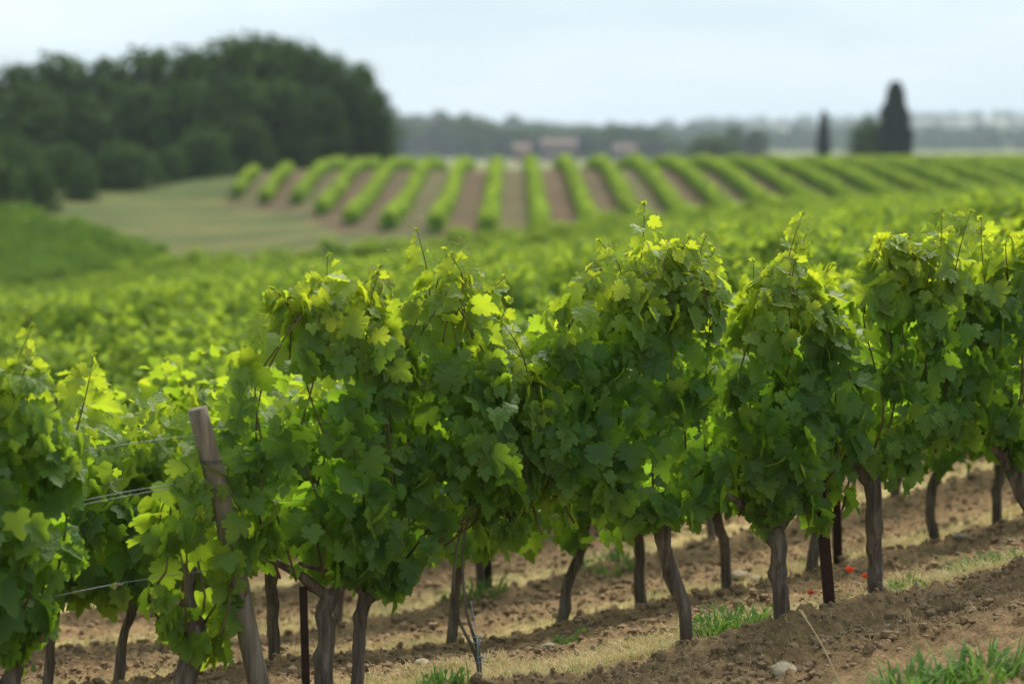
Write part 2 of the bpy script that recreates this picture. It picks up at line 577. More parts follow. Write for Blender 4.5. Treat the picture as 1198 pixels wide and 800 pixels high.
# ------------------------------------------------------------------ leaves
HALF = [(0.10, -0.14), (0.24, -0.20), (0.31, -0.12), (0.44, -0.11), (0.45, 0.02), (0.57, 0.09), (0.51, 0.19), (0.40, 0.25), (0.54, 0.31), (0.62, 0.45), (0.52, 0.50), (0.50, 0.62),
        (0.39, 0.59), (0.25, 0.55), (0.31, 0.68), (0.23, 0.74), (0.22, 0.86), (0.11, 0.90)]
FULL2D = np.array([(0, .25), (0, 0)] + HALF + [(0, 1.04)] + [(-x, y) for x, y in reversed(HALF)])
FULLT = np.array([(0, i, i + 1) for i in range(1, len(FULL2D) - 1)] + [(0, len(FULL2D) - 1, 1)])
MED2D = np.array([(0, .25), (0, -.02), (.28, -.18), (.52, .02), (.40, .24), (.60, .45), (.26, .56), (.22, .80), (0, 1.04), (-.22, .80), (-.26, .56), (-.60, .45), (-.40, .24), (-.52, .02), (-.28, -.18)])
MEDT = np.array([(0, i, i + 1) for i in range(1, len(MED2D) - 1)] + [(0, len(MED2D) - 1, 1)])
LOW2D = np.array([(0, .3), (0, -.1), (.5, .0), (.55, .5), (0, 1.), (-.55, .5), (-.5, .0)])
LOWT = np.array([(0, i, i + 1) for i in range(1, len(LOW2D) - 1)] + [(0, len(LOW2D) - 1, 1)])
TMPL = {'full': (FULL2D, FULLT), 'med': (MED2D, MEDT), 'low': (LOW2D, LOWT)}


def unit(a):
    return a / np.maximum(np.linalg.norm(a, axis=-1, keepdims=True), 1e-9)


def leaf_arrays(pos, nrm, tip, size, rnd, youth_glow, kind='full', rng=RNG, fold=.34, curl=.42):
    t2, tt = TMPL[kind]
    n, K = len(pos), len(t2)
    nrm = unit(nrm)
    tip = unit(tip - nrm * (tip * nrm).sum(-1, keepdims=True))
    side = np.cross(tip, nrm)
    x = t2[:, 0][None, :] * rng.uniform(.88, 1.12, (n, 1))
    y = t2[:, 1][None, :] * np.ones((n, 1))
    fo = rng.uniform(-.05, fold * 1.6, (n, 1)); cu = rng.uniform(-.1, curl * 1.4, (n, 1))
    tw = rng.uniform(-.25, .25, (n, 1))
    z = fo * np.abs(x) - cu * (y - .2) ** 2 - .35 * cu * x * x + tw * x * (y - .2)
    if kind == 'full':
        z = z + rng.uniform(-.035, .035, (n, K))
        x = x * rng.uniform(.94, 1.06, (n, K))
    s = size[:, None, None]
    V = pos[:, None, :] + s * (x[..., None] * side[:, None, :] + y[..., None] * tip[:, None, :] + z[..., None] * nrm[:, None, :])
    T = (tt[None] + (np.arange(n) * K)[:, None, None]).reshape(-1, 3)
    ve = np.zeros((n, K))
    if kind == 'full':
        ve[:, 0] = .28; ve[:, 1] = .5
    return V.reshape(-1, 3), T, {'rnd': np.repeat(rnd, K), 'youth_glow': np.repeat(youth_glow, K), 'vein': ve.ravel()}


def cat(parts):
    Vs, Ts, As = [], [], []
    b = 0
    for v, t, a in parts:
        Vs.append(v); Ts.append(t + b); As.append(a); b += len(v)
    return np.concatenate(Vs), np.concatenate(Ts), {k: np.concatenate([a[k] for a in As]) for k in As[0]}


def canopy_leaves(prof, thick, n, size, rng, kind='full', youth_glow_top=.5, seed=0.0, front=.5, ybias=0.0, smin=.5, smax=1.42, topglow=1.0):
    """leaves spread through the volume of one vine's canopy. prof: (h, aL, aR) rows; local x along the row, y across, z up"""
    prof = sorted(prof)
    H = np.array([q[0] for q in prof]); L = np.array([q[1] for q in prof]); R = np.array([q[2] for q in prof])
    hs = np.linspace(H[0], H[-1], 60)
    w = np.interp(hs, H, R - L); w = np.maximum(w, .03); w = w / w.sum()
    h = rng.choice(hs, n, p=w) + rng.uniform(-.02, .02, n)
    lo, hi = np.interp(h, H, L), np.interp(h, H, R)
    q = rng.uniform(0, 1, n)
    a = lo + (hi - lo) * q
    h = h + .16 * np.clip(1 - (h - H[0]) / .35, 0, 1) * np.array([mnoise.noise((x * 6.5, seed * 2.3, .5)) for x in a])
    hn = (h - H[0]) / (H[-1] - H[0])
    edge = np.clip(np.minimum(q, 1 - q) * (hi - lo) / .16, 0, 1)
    tk = thick * (.62 + .5 * np.sin(np.clip(hn, 0, 1) * math.pi * .92 + .25)) * np.sqrt(np.clip(edge * .85 + .15, 0, 1))
    lump = np.array([mnoise.noise((x * 3.1 + seed, seed * .7, z * 3.1)) for x, z in zip(a, h)])
    lump2 = np.array([mnoise.noise((x * 7.5 + seed, seed * .3 + 5, z * 7.5)) for x, z in zip(a, h)])
    tk = tk * (1 + .55 * lump + .3 * lump2)
    # pockets: thin the leaves where a lumpy field is low
    pk = np.array([mnoise.noise((x * 5.2 + seed * 1.7, seed * .9 + 11, z * 4.2)) for x, z in zip(a, h)])
    keep = rng.uniform(0, 1, n) < np.clip(.55 + 1.9 * pk, .08, 1)
    r = rng.uniform(0, 1, n)
    sgn = np.where(r < front, -1.0, np.where(r < front + .28, 1.0, 0.0))
    d = np.where(sgn == 0, rng.uniform(-.85, .85, n), sgn * rng.uniform(.55, 1.22, n)) * tk
    ea = np.where(q < .5, -1, 1) * (1 - edge)
    outw = np.stack([ea * 1.1, np.where(sgn == 0, np.sign(d) * .5, sgn), np.clip((hn - .72) * 3.2, 0, 1.6) - .15], -1)
    nr_ = unit(outw) + np.stack([rng.normal(0, .55, n), rng.normal(0, .38, n), rng.normal(.30, .48, n)], -1)
    tp = np.stack([rng.normal(0, .45, n), outw[:, 1] * .35 + rng.normal(0, .2, n), -1 + rng.normal(0, .3, n)], -1)
    sz = size * rng.uniform(smin, smax, n) * np.where(rng.uniform(0, 1, n) < .12, .6, 1)
    sz = sz * (1 - .28 * np.clip((hn - .75) / .25, 0, 1))
    rnd = rng.uniform(0, 1, n)
    yo = .22 * (1 - edge) * rng.uniform(0, 1, n) + np.clip((hn - .60) / .4, 0, 1) ** 1.3 * youth_glow_top * rng.uniform(.35, 1.5, n) * topglow + ybias * rng.uniform(.2, 1.5, n)  # edge term paints light through thin leaves; tops young, yellowed further as if sunlit
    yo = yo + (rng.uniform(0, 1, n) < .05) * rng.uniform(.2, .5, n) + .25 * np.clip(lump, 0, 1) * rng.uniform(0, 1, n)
    P = np.stack([a, d, h + .03], -1) - unit(tp) * sz[:, None] * .4
    k = keep
    return leaf_arrays(P[k], nr_[k], tp[k], sz[k], rnd[k], np.clip(yo, 0, 1)[k], kind, rng)


def trunk_mesh(name, pts, radii, seed, sides=16, rings=26, mat='bark', knots=5):
    """twisted, grooved vine trunk"""
    rs = random.Random(seed)
    path = spline(pts, rings)
    L_ = (path[-1] - path[0]).length
    for i in range(2, rings):
        path[i] = path[i] + Vector((mnoise.noise((seed * 1.3, i * 3.1 / rings, 0)), mnoise.noise((seed * 1.3, i * 3.1 / rings, 7)), 0)) * .042 * L_ * min(1, i / 6)
    V, Fc = [], []
    up = Vector((1, 0, 0))
    kn = [(rs.uniform(.15, .95), rs.uniform(0, 6.28), rs.uniform(.25, .6)) for _ in range(knots)]
    tw = rs.uniform(-2, 2)
    for i, p in enumerate(path):
        t = i / (rings - 1)
        d = (path[min(i + 1, rings - 1)] - path[max(i - 1, 0)]).normalized()
        e1 = (up - d * up.dot(d)).normalized(); up = e1
        e2 = d.cross(e1)
        r0 = .72 * float(np.interp(t, np.linspace(0, 1, len(radii)), radii))
        for k in range(sides):
            an = 2 * math.pi * k / sides
            cc, ss = math.cos(an + tw * t), math.sin(an + tw * t)
            g = mnoise.noise((cc * 2.4 + seed, ss * 2.4, t * 2.2)) * .22 + mnoise.noise((cc * 6 + seed, ss * 6, t * 5)) * .13 + rs.uniform(-.035, .035)
            for (kt, ka, kr) in kn:
                da = math.cos(an - ka)
                if da > 0: g += kr * da ** 3 * math.exp(-((t - kt) / .05) ** 2)
            V.append(p + (e1 * math.cos(an) + e2 * math.sin(an)) * r0 * (1 + g))
    for i in range(rings - 1):
        for k in range(sides):
            k2 = (k + 1) % sides
            Fc.append((i * sides + k, i * sides + k2, (i + 1) * sides + k2, (i + 1) * sides + k))
    Fc.append(tuple(reversed(range(sides)))); Fc.append(tuple((rings - 1) * sides + k for k in range(sides)))
    me = bpy.data.meshes.new(name)
    me.from_pydata([tuple(v) for v in V], [], Fc)
    me.polygons.foreach_set('use_smooth', [True] * len(me.polygons))
    me.materials.append(M[mat])
    return me


def tendril_pts(p, rng, L=.12):
    d = Vector((rng.uniform(-1, 1), rng.uniform(-.4, .4), rng.uniform(.1, 1))).normalized()
    side = d.cross(Vector((0, 1, 0))).normalized()
    pts = []
    for i in range(9):
        t = i / 8
        c = side * math.sin(t * t * 7) * .025 * t + Vector((0, 0, -1)) * t * t * .02
        pts.append(p + d * L * t + c)
    return pts


def shoot(parent, p0, p1, rng, seed, nl=6, tips=True, lsize=.065):
    """one upright shoot: stem mesh with tendrils, young leaves as its sub-part (local coordinates of the vine)"""
    rs = random.Random(seed)
    mid = (p0 + p1) / 2 + Vector((rs.uniform(-.045, .045), rs.uniform(-.04, .04), .02))
    p1 = p1 + Vector((rs.uniform(-.09, .09), rs.uniform(-.05, .05), -rs.uniform(0, .05)))
    path = spline([p0, mid, p1], 10)
    mb = MB()
    mb.tube(path, [.0042 - .0028 * i / 9 for i in range(10)], 6)
    st = mb.build('shoot', M['cane'], parent)
    for _ in range(rs.randint(1, 3)):
        tb = MB()
        tb.tube(tendril_pts(path[rs.randint(6, 9)], rs, rs.uniform(.06, .14)), [.0013] * 8 + [.0006], 5)
        tb.build('tendril', M['tendril'], st)
    pos, nr_, tp, sz, yo = [], [], [], [], []
    for k in range(nl):
        t = .12 + .88 * (k + rs.uniform(0, .6)) / nl
        t = min(t, .99)
        b = path[min(9, int(t * 9))]
        az = k * math.pi + rs.uniform(-.9, .9)
        o = Vector((math.cos(az), .6 * math.sin(az), rs.uniform(-.1, .5))).normalized()
        s = lsize * (1.45 - 1.05 * t) * rs.uniform(.75, 1.25)
        b = b + o * s * .55
        pos.append(b); tp.append((o.x, o.y, o.z - .7 + .5 * t)); nr_.append((o.x * .4 + rs.gauss(0, .45), -.75 * rs.choice((1, 1, -1)) + rs.gauss(0, .3), .45)); sz.append(s); yo.append(.45 + .5 * t)
    for _ in range(4):       # folded bud leaves at the tip
        o = Vector((rs.uniform(-1, 1), rs.uniform(-1, 1), rs.uniform(.2, 1.2))).normalized()
        pos.append(path[-1]); tp.append(tuple(o)); nr_.append((o.y, -o.x, .4)); sz.append(lsize * rs.uniform(.14, .30)); yo.append(rs.uniform(.6, 1.0))
    v, t_, a = leaf_arrays(np.array(pos, float), np.array(nr_, float), np.array(tp, float), np.array(sz), rng.uniform(0, 1, len(pos)), np.array(yo), 'full', rng)
    obj('young_leaves', np_mesh('young_leaves', v, t_, M['leaf'], a), st)
    return st


# ------------------------------------------------------------------ the front row
def px_to_a(px, X0):
    X, _ = row_xy(px, 0)
    return (X - X0) * SEC


def build_front_vine(base_px, prof_px, label, n, trunk=None, radii=None, size=.090, thick=.185, shoots=14, tips=(), seed=1, youth_glow=1.1, front=.45, ybias=0.10, group='grapevines of the front row',  # top leaves young, their yellow raised to paint in sunlight
                     cordons=True, knots=6, **kw):
    X0, Y0 = row_xy(base_px, 0)
    zb = gtop(X0, Y0)
    root = empty('grapevine', (X0, Y0, zb - .01), ROWANG)
    tag(root, label, 'grapevine', group)
    rng = np.random.default_rng(seed)
    prof = []
    ptop = min(q[0] for q in prof_px)
    for (py, l, r) in prof_px:
        if py < ptop + 60: py = py + 8 * (1 - (py - ptop) / 60)
        Xc, Yc = row_xy((l + r) / 2, 0)
        prof.append((at((l + r) / 2, py, Yc).z - zb, px_to_a(l, X0), px_to_a(r, X0)))
    leaves = canopy_leaves(prof, thick, int(n * 1.5), size, rng, 'full', youth_glow, seed * 3.7, front, ybias, **kw)
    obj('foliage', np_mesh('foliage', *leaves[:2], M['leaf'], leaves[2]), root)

    def loc(px, py, dy=0.0):
        X, Y = row_xy(px, 0)
        Y += dy
        w = at(px, py, Y) - Vector((X0, Y0, zb))
        c, s = math.cos(-ROWANG), math.sin(-ROWANG)
        return Vector((w.x * c - w.y * s, w.x * s + w.y * c, w.z))
    if base_px == 20: cordons = False
    if trunk:
        pts = [loc(*q) for q in trunk]
        pts[0].z = min(pts[0].z, -.03)
        obj('trunk', trunk_mesh('trunk', pts, radii, seed, knots=knots), root)
        if cordons:
            top = pts[-1]
            for sgn in (-1, 1):
                e = top + Vector((sgn * .33, rng.uniform(-.04, .04), .14 + rng.uniform(0, .08)))
                obj('cordon', trunk_mesh('cordon', [top - Vector((0, 0, .03)), top + Vector((sgn * .12, 0, .08)), e], [radii[-1] * .8, radii[-1] * .6, .012], seed + 50 + sgn, 10, 14, knots=2), root)
    hs = np.array([q[0] for q in sorted(prof)]); Ls = np.array([q[1] for q in sorted(prof)]); Rs = np.array([q[2] for q in sorted(prof)])
    # canes running up inside the canopy
    cm = MB()
    for k in range(7):
        q = (k + .5) / 7 + rng.uniform(-.05, .05)
        pts = []
        for hh in np.linspace(hs[0] + .1, hs[-1] - .08, 5):
            lo, hi = np.interp(hh, hs, Ls), np.interp(hh, hs, Rs)
            pts.append(Vector((lo + (hi - lo) * q + rng.uniform(-.02, .02), rng.uniform(-.16, .05), hh)))
        cm.tube(spline(pts, 12), [.006 - .003 * i / 11 for i in range(12)], 6)
    cm.build('canes', M['cane'], root)
    rs = random.Random(seed)
    for k in range(shoots):
        q = (k + rs.uniform(.15, .85)) / shoots
        lo, hi = Ls[-1] - .06, Rs[-1] + .06
        a = lo + (hi - lo) * q
        hh = hs[-1] - rs.uniform(.02, .16) - .18 * abs(q - .5)
        p0 = Vector((a, rs.uniform(-.14, .1), hh - .08))
        p1 = p0 + Vector((rs.uniform(-.07, .07), rs.uniform(-.05, .05), rs.uniform(.18, .46)))
        shoot(root, p0, p1, rng, seed * 31 + k, nl=8 + k % 4, lsize=.09)
    for k, (bx, by, tx, ty) in enumerate(tips):
        shoot(root, loc(bx, by, rs.uniform(-.1, .1)), loc(tx, ty, rs.uniform(-.1, .1)), rng, seed * 77 + k, nl=9, lsize=.08)
    return root, loc


FV = []
FV.append(build_front_vine(20, [(428, 0, 45), (470, -80, 82), (560, -85, 88), (660, -85, 84), (720, -80, 55), (775, -60, 22)],
                           'dense vine cut by the left photo edge, across the wire gap from the post', 760, [(20, 880), (15, 800), (18, 740)], [.055, .05, .045], seed=11, shoots=3,
                           tips=[(90, 500, 128, 405), (20, 450, 28, 420)], youth_glow=.5))
FV.append(build_front_vine(222, [(530, 205, 240), (570, 190, 262), (620, 172, 290), (690, 172, 280), (735, 190, 255), (765, 205, 240)],
                           'small sparse pale-leaved vine on a shaggy stump climbing the leaning wooden post', 160, [(216, 870), (220, 800), (227, 745), (224, 700), (230, 660)], [.045, .05, .07, .045, .012], seed=12,
                           shoots=0, thick=.15, ybias=.3, youth_glow=.3, size=.105, cordons=False, knots=9))
FV.append(build_front_vine(383, [(332, 352, 412), (378, 298, 446), (440, 268, 478), (520, 265, 482), (600, 268, 480), (650, 288, 468), (695, 330, 425)],
                           'tallest broad dark vine immediately right of the leaning wooden post', 1000, [(384, 850), (378, 745), (386, 690)], [.052, .047, .05], seed=13, shoots=6,
                           tips=[(430, 365, 440, 318), (400, 360, 450, 310), (340, 365, 330, 340)]))
FV.append(build_front_vine(418, [(328, 505, 532), (370, 475, 556), (430, 446, 588), (520, 440, 596), (600, 440, 580), (640, 428, 545), (692, 400, 440)],
                           'dark vine with a slim straight trunk pressed against the tallest vine', 900, [(414, 850), (420, 745), (432, 690)], [.042, .036, .036], seed=14, shoots=5,
                           tips=[(515, 375, 524, 290), (545, 375, 540, 312), (560, 380, 572, 320)]))
v4 = build_front_vine(556, [(412, 572, 606), (450, 560, 620), (520, 560, 628), (600, 555, 622), (645, 575, 605)],
                      'young thin vine of bare twisting canes tied with grey-blue string', 330, None, None, seed=15, shoots=3, thick=.2, ybias=.22, tips=[(590, 420, 600, 345)])
FV.append(v4)
FV.append(build_front_vine(806, [(292, 722, 806), (340, 665, 828), (400, 626, 843), (480, 602, 852), (560, 605, 848), (600, 645, 838), (622, 690, 785)],
                           'wide vine leaning left on a slanting rough trunk, mid frame', 1150, [(808, 760), (797, 705), (779, 640), (768, 585)], [.047, .042, .043, .05], seed=16, shoots=7,
                           tips=[(665, 380, 692, 305), (745, 360, 752, 290), (735, 370, 745, 300), (800, 350, 812, 272), (820, 350, 832, 285), (700, 350, 700, 318), (780, 330, 790, 282)]))
FV.append(build_front_vine(915, [(310, 902, 936), (352, 880, 962), (420, 860, 990), (500, 850, 1004), (560, 858, 1000), (598, 868, 980), (620, 890, 940)],
                           'vine on a short thick upright trunk beside the dark leaning metal stake', 820, [(916, 728), (912, 675), (905, 615)], [.056, .048, .055], seed=17, shoots=5,
                           tips=[(935, 350, 945, 265), (895, 360, 896, 310), (930, 340, 925, 295)]))
FV.append(build_front_vine(1030, [(280, 1032, 1090), (325, 1012, 1118), (400, 1003, 1132), (480, 1000, 1140), (520, 1005, 1135), (552, 1010, 1062)],
                           'vine with a rough grey trunk just behind the two red poppies', 880, [(1031, 712), (1023, 645), (1017, 555)], [.05, .045, .058], seed=18, shoots=5,
                           tips=[(1020, 340, 1018, 285), (1060, 320, 1098, 255), (1080, 320, 1090, 268)]))
FV.append(build_front_vine(1215, [(275, 1150, 1245), (330, 1126, 1278), (420, 1110, 1290), (490, 1110, 1290), (525, 1120, 1270)],
                           'dense dark vine cut by the right edge of the photo with a thick bent limb', 1000, [(1222, 690), (1212, 620), (1190, 555), (1172, 525)], [.06, .05, .052, .045], seed=19, shoots=6,
                           tips=[(1150, 340, 1165, 268), (1180, 330, 1192, 285)]))
# canes of the young vine: bare stems from the ground
root4, loc4 = v4
for pts, r in (([(563, 830), (556, 770), (535, 705), (533, 640), (545, 590)], [.013, .011, .009, .008, .007]), ([(562, 830), (558, 765), (548, 705), (540, 640), (550, 580)], [.013, .011, .009, .008, .007])):
    obj('cane', trunk_mesh('cane', [loc4(*q) for q in pts], r, 5 + len(r), 8, 22, knots=2), root4)
sb = MB()
sb.tube(spline([loc4(551, 700, -.03), loc4(558, 745, -.03), loc4(562, 800, -.03)], 8), .0022, 5)
for py in (752, 775):
    c = loc4(557 + (py - 752) * .2, py)
    sb.tube([c + Vector((math.cos(a) * .022, math.sin(a) * .022, .004 * a)) for a in np.linspace(0, 12.5, 30)], .002, 5)
sb.build('string_tie', M['string'], root4)

# ------------------------------------------------------------------ rows behind: one set of variants, copied
VAR = []
for k in range(6):
    rng = np.random.default_rng(200 + k)
    wv = rng.uniform(.34, .46)
    prof = [(.50, -wv * .5, wv * .5), (.62, -wv, wv), (.95, -wv * 1.1, wv * 1.1), (1.25, -wv, wv), (1.42, -wv * .7, wv * .75)]
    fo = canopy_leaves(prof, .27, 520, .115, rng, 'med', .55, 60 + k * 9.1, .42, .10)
    # loose shoots above
    ns = 44
    sp = np.stack([rng.uniform(-wv, wv, ns), rng.uniform(-.2, .2, ns), rng.uniform(1.38, 1.62, ns)], -1)
    sh = leaf_arrays(sp, rng.normal(0, .6, (ns, 3)) + (0, -.2, .8), rng.normal(0, .7, (ns, 3)) + (0, 0, -.4), rng.uniform(.05, .085, ns), rng.uniform(0, 1, ns), rng.uniform(.4, 1, ns), 'med', rng)
    v, t, a = cat([fo, sh])
    near = np_mesh('foliage', v, t, M['leaf'], a)
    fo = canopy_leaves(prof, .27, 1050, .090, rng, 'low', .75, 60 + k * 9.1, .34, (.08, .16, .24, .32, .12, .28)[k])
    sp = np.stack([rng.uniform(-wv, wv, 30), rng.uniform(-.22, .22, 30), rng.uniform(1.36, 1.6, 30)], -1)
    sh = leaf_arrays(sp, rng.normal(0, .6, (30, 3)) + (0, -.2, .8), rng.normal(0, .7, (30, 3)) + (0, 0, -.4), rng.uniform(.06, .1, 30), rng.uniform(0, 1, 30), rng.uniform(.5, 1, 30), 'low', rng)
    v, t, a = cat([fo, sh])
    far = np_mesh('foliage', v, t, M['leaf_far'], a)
    lean = rng.uniform(-.12, .12)
    tm = trunk_mesh('trunk', [(lean, 0, -.06), (lean * .5, .02, .3), (0, 0, .55), (0, 0, .75)], [.046, .036, .034, .045], 300 + k, 10, 14)
    VAR.append((near, far, tm, (v, t, a)))


def place_vine(x, y, k, near, label, group='vines in the rows behind the front row', scale=1.0, flip=False, trunk_me=None):
    root = empty('grapevine', (x, y, gtop(x, y) - .01), ROWANG + (math.pi if flip else 0))
    root.scale = (scale, scale, scale)
    tag(root, label, 'grapevine', group)
    obj('foliage', VAR[k][0 if near else 1], root)
    obj('trunk', trunk_me or VAR[k][2], root)
    return root


def px_of(x, y, z):
    d = Vector((x, y, z - CAM_Z))
    f = d.y * CP - d.z * SP
    return 599 + F * d.x / f, 400 - F * (d.y * SP + d.z * CP) / f


def lean_trunk(n, pts, radii, seed):
    """trunk mesh in the frame of a row-n vine from photograph points"""
    X0, Y0 = row_xy(pts[0][0], n)
    zb = gtop(X0, Y0)
    out = []
    for (px, py) in pts:
        X, Y = row_xy(px, n)
        w = at(px, py, Y) - Vector((X0, Y0, zb))
        c, s = math.cos(-ROWANG), math.sin(-ROWANG)
        out.append(Vector((w.x * c - w.y * s, w.x * s + w.y * c, w.z)))
    out[0].z = min(out[0].z, -.04)
    return trunk_mesh('trunk', out, radii, seed, 12, 18)


R2 = {650: ([(650, 750), (662, 690), (680, 635), (686, 600)], 'blurred vine whose dark trunk slants right, seen between young vine and wide leaning vine'),
      750: ([(750, 714), (748, 660), (744, 610), (745, 590)], 'blurred vine whose slim upright trunk shows just left of the slanting front trunk'),
      850: ([(851, 694), (848, 640), (840, 605), (835, 580)], 'blurred vine whose straight thin trunk shows between the slanting trunk and the short thick one'),
      950: ([(948, 672), (952, 640), (957, 600), (955, 580)], 'blurred vine whose trunk shows between the short thick trunk and the dark leaning stake'),
      1092: ([(1096, 642), (1089, 600), (1092, 560), (1104, 535)], 'blurred vine with a slender bowed trunk right of the poppies'),
      1170: ([(1168, 616), (1166, 585), (1170, 550), (1172, 530)], 'blurred vine with a short dark trunk under the right edge canopy'),
      320: ([(322, 785), (320, 730), (318, 690), (318, 660)], 'blurred vine mostly hidden behind the tallest front vine, its trunk right of the wooden post')}
for n in (1,):
    for px in (-130, -40, 62, 150, 240, 320, 430, 540, 650, 750, 850, 950, 1092, 1170, 1262, 1350):
        X, Y = row_xy(px, n)
        tm = None
        lab = 'softly blurred vine of the second row filling the gap behind the trellis wires'
        if px in R2:
            tm = lean_trunk(n, R2[px][0], [.05, .042, .042, .05], px)
            X, Y = row_xy(R2[px][0][0][0], n)
            lab = R2[px][1]
        elif px > 1200 or px < 0: lab = 'second-row vine standing just past the edge of the view'
        elif px in (430, 540): lab = 'second-row vine hidden behind the two dark front vines except for slivers of leaf'
        place_vine(X, Y, abs(px // 10) % 6, True, lab, scale=.94 if px > 300 else .88, flip=False, trunk_me=tm)
for n_, pxs in ((0, (-240, -115, 1335, 1450, 1570, 1690)), (1, (-360, -240, 1450, 1550, 1650))):
    for i, px in enumerate(pxs):
        X, Y = row_xy(px, n_)
        place_vine(X, Y, (i + 3 * n_) % 6, True, 'vine of the first two rows standing past the edge of the view', 'vines past the edge of the view')
count = 16
far_parts = []
rr = random.Random(5)
for n in range(2, 34):
    y0 = ROW0 + n * ROWD
    a = -60.0
    while a < 90:
        a += rr.uniform(.80, .98)
        X = a / SEC
        Y = y0 + SL * X
        if not (13 < Y < 82 + 0 * X): continue
        if abs(X) > Y * (.42 if n <= 9 else .26): continue
        z = gz1(X, Y)
        px, py = px_of(X, Y, z + 1.3)
        if not ((-150 < px < 1350) or (n <= 9 and -520 < px < 1720)): continue
        # far edge of the block
        sc = rr.uniform(.86, 1.10)
        k = rr.randrange(6)
        if rr.random() < .03: continue
        inview = -30 < px < 1230
        if count < 300 and -60 < px < 1260:
            near = n <= 3
            if n == 2 and px < 150: lab = 'third-row vine seen low through the wire gap left of the wooden post'
            elif n <= 3: lab = 'blurred vine of the third and fourth rows glimpsed over and under the front canopy'
            else: lab = 'out of focus yellow-green vine in the massed rows sloping down behind the front rows'
            place_vine(X, Y, k, near, lab, group='vines in the rows behind the front row' if n <= 3 else 'massed out of focus vines behind', scale=sc, flip=rr.random() < .5)
            count += 1
        else:
            far_parts.append((X, Y, z, k, sc, rr.random() < .5))


def merge_vines(parts, name, mat, keep=1.0):
    Vs, Ts, As = [], [], []
    b = 0
    for (X, Y, z, k, sc, fl) in parts:
        v, t, a = VAR[k][3]
        an = ROWANG + (math.pi if fl else 0)
        c, s = math.cos(an) * sc, math.sin(an) * sc
        w = np.stack([v[:, 0] * c - v[:, 1] * s + X, v[:, 0] * s + v[:, 1] * c + Y, v[:, 2] * sc + z], -1)
        Vs.append(w); Ts.append(t + b); As.append(a); b += len(w)
    return obj(name, np_mesh(name, np.concatenate(Vs), np.concatenate(Ts), mat, {q: np.concatenate([a[q] for a in As]) for q in ('rnd', 'youth_glow')}))


o = merge_vines(far_parts, 'vineyard_canopy', M['leaf_far'])
tag(o, 'soft yellow-green mass of vine rows filling the dip below the striped hillside', 'vineyard', kind='stuff')

# left block, lower darker vines beside the wood
lp = []
for n in range(0, 16):
    for a in np.arange(-62, 10, .9):
        # rows parallel to the block's near edge
        X = a * .93 + rr.uniform(-.1, .1)
        Y = 86.5 + n * 2.0 - X * .02 + (X + 13) * -.10
        t = X / Y
        px = 599 + F * t
        lim = np.interp(Y, [85, 92, 100, 108, 114], [200, 180, 130, 66, 20])
        if px > lim + rr.uniform(-8, 8) or px < -330: continue
        if Y > 113: continue
        lp.append((X, Y, gz1(X, Y) - .1, rr.randrange(6), .88, rr.random() < .5))
M['leaf_left'] = leaf_material('left_block_vine_leaf', (0.050, 0.112, 0.022), (0.085, 0.155, 0.028), (0.13, 0.20, 0.035), (0.15, 0.30, 0.02), (0.26, 0.40, 0.03), .42, .75, .08)
o = merge_vines(lp, 'vineyard_canopy', M['leaf_left'])
tag(o, 'darker green block of vines below the wood at the left', 'vineyard', kind='stuff')

# ------------------------------------------------------------------ far hillside rows
ORD = ['first', 'second', 'third', 'fourth', 'fifth', 'sixth', 'seventh', 'eighth', 'ninth', 'tenth', 'eleventh', 'twelfth', 'thirteenth', 'fourteenth', 'fifteenth', 'sixteenth', 'seventeenth',
       'eighteenth', 'nineteenth', 'twentieth', 'twenty-first', 'twenty-second', 'twenty-third', 'twenty-fourth', 'twenty-fifth', 'twenty-sixth']
for k in range(-9, 17):
    rng = np.random.default_rng(900 + k)
    y0 = far_start(k); y1 = 174 if k > -6 else 150 + (k + 9) * 5
    if k < -7: y1 = 142
    n = int((y1 - y0) * 85)
    X0 = FAR_X0 + FAR_DX * k
    yy = rng.uniform(y0, y1, n)
    ang = rng.uniform(0, math.pi * 2, n)
    lum = np.array([mnoise.noise((q * .9 + k * 13.7, k * 3.3, 0)) for q in yy])
    rx = .31 * (1 + .5 * lum); hz = .33 * (1 + .25 * lum)
    rad = np.sqrt(rng.uniform(.45, 1, n))
    lx = np.cos(ang) * rx * rad; lz = .48 + np.sin(ang) * hz * rad
    g = gz(np.full(n, X0), yy)
    pos = np.stack([X0 + lx, yy, g + lz], -1)
    outw = np.stack([np.cos(ang), rng.normal(0, .5, n), np.sin(ang) + .35], -1) + rng.normal(0, .35, (n, 3))
    tp = rng.normal(0, .6, (n, 3)) + (0, 0, -.6)
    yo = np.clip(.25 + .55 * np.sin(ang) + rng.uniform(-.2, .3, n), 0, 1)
    v, t, a = leaf_arrays(pos, outw, tp, rng.uniform(.12, .22, n), rng.uniform(0, 1, n), yo, 'low', rng)
    base = Vector((X0, (y0 + y1) / 2, gz1(X0, (y0 + y1) / 2)))
    root = empty('vine_row', base)
    f = obj('foliage', np_mesh('foliage', v - np.array(base), t, M['leaf_far'], a), root)
    tag(root, '%s green vine row from the wood, counted left to right on the striped hillside' % ORD[k + 9], 'vine row', 'vine rows on the striped hillside')

# ------------------------------------------------------------------ trees
CLUMP2D = np.array([(0, 0), (.5, -.1), (.62, .3), (.2, .55), (-.15, .62), (-.55, .25), (-.42, -.3), (.1, -.55)])
CLUMPT = np.array([(0, i, i + 1) for i in range(1, 7)] + [(0, 7, 1)])
TMPL['clump'] = (CLUMP2D, CLUMPT)


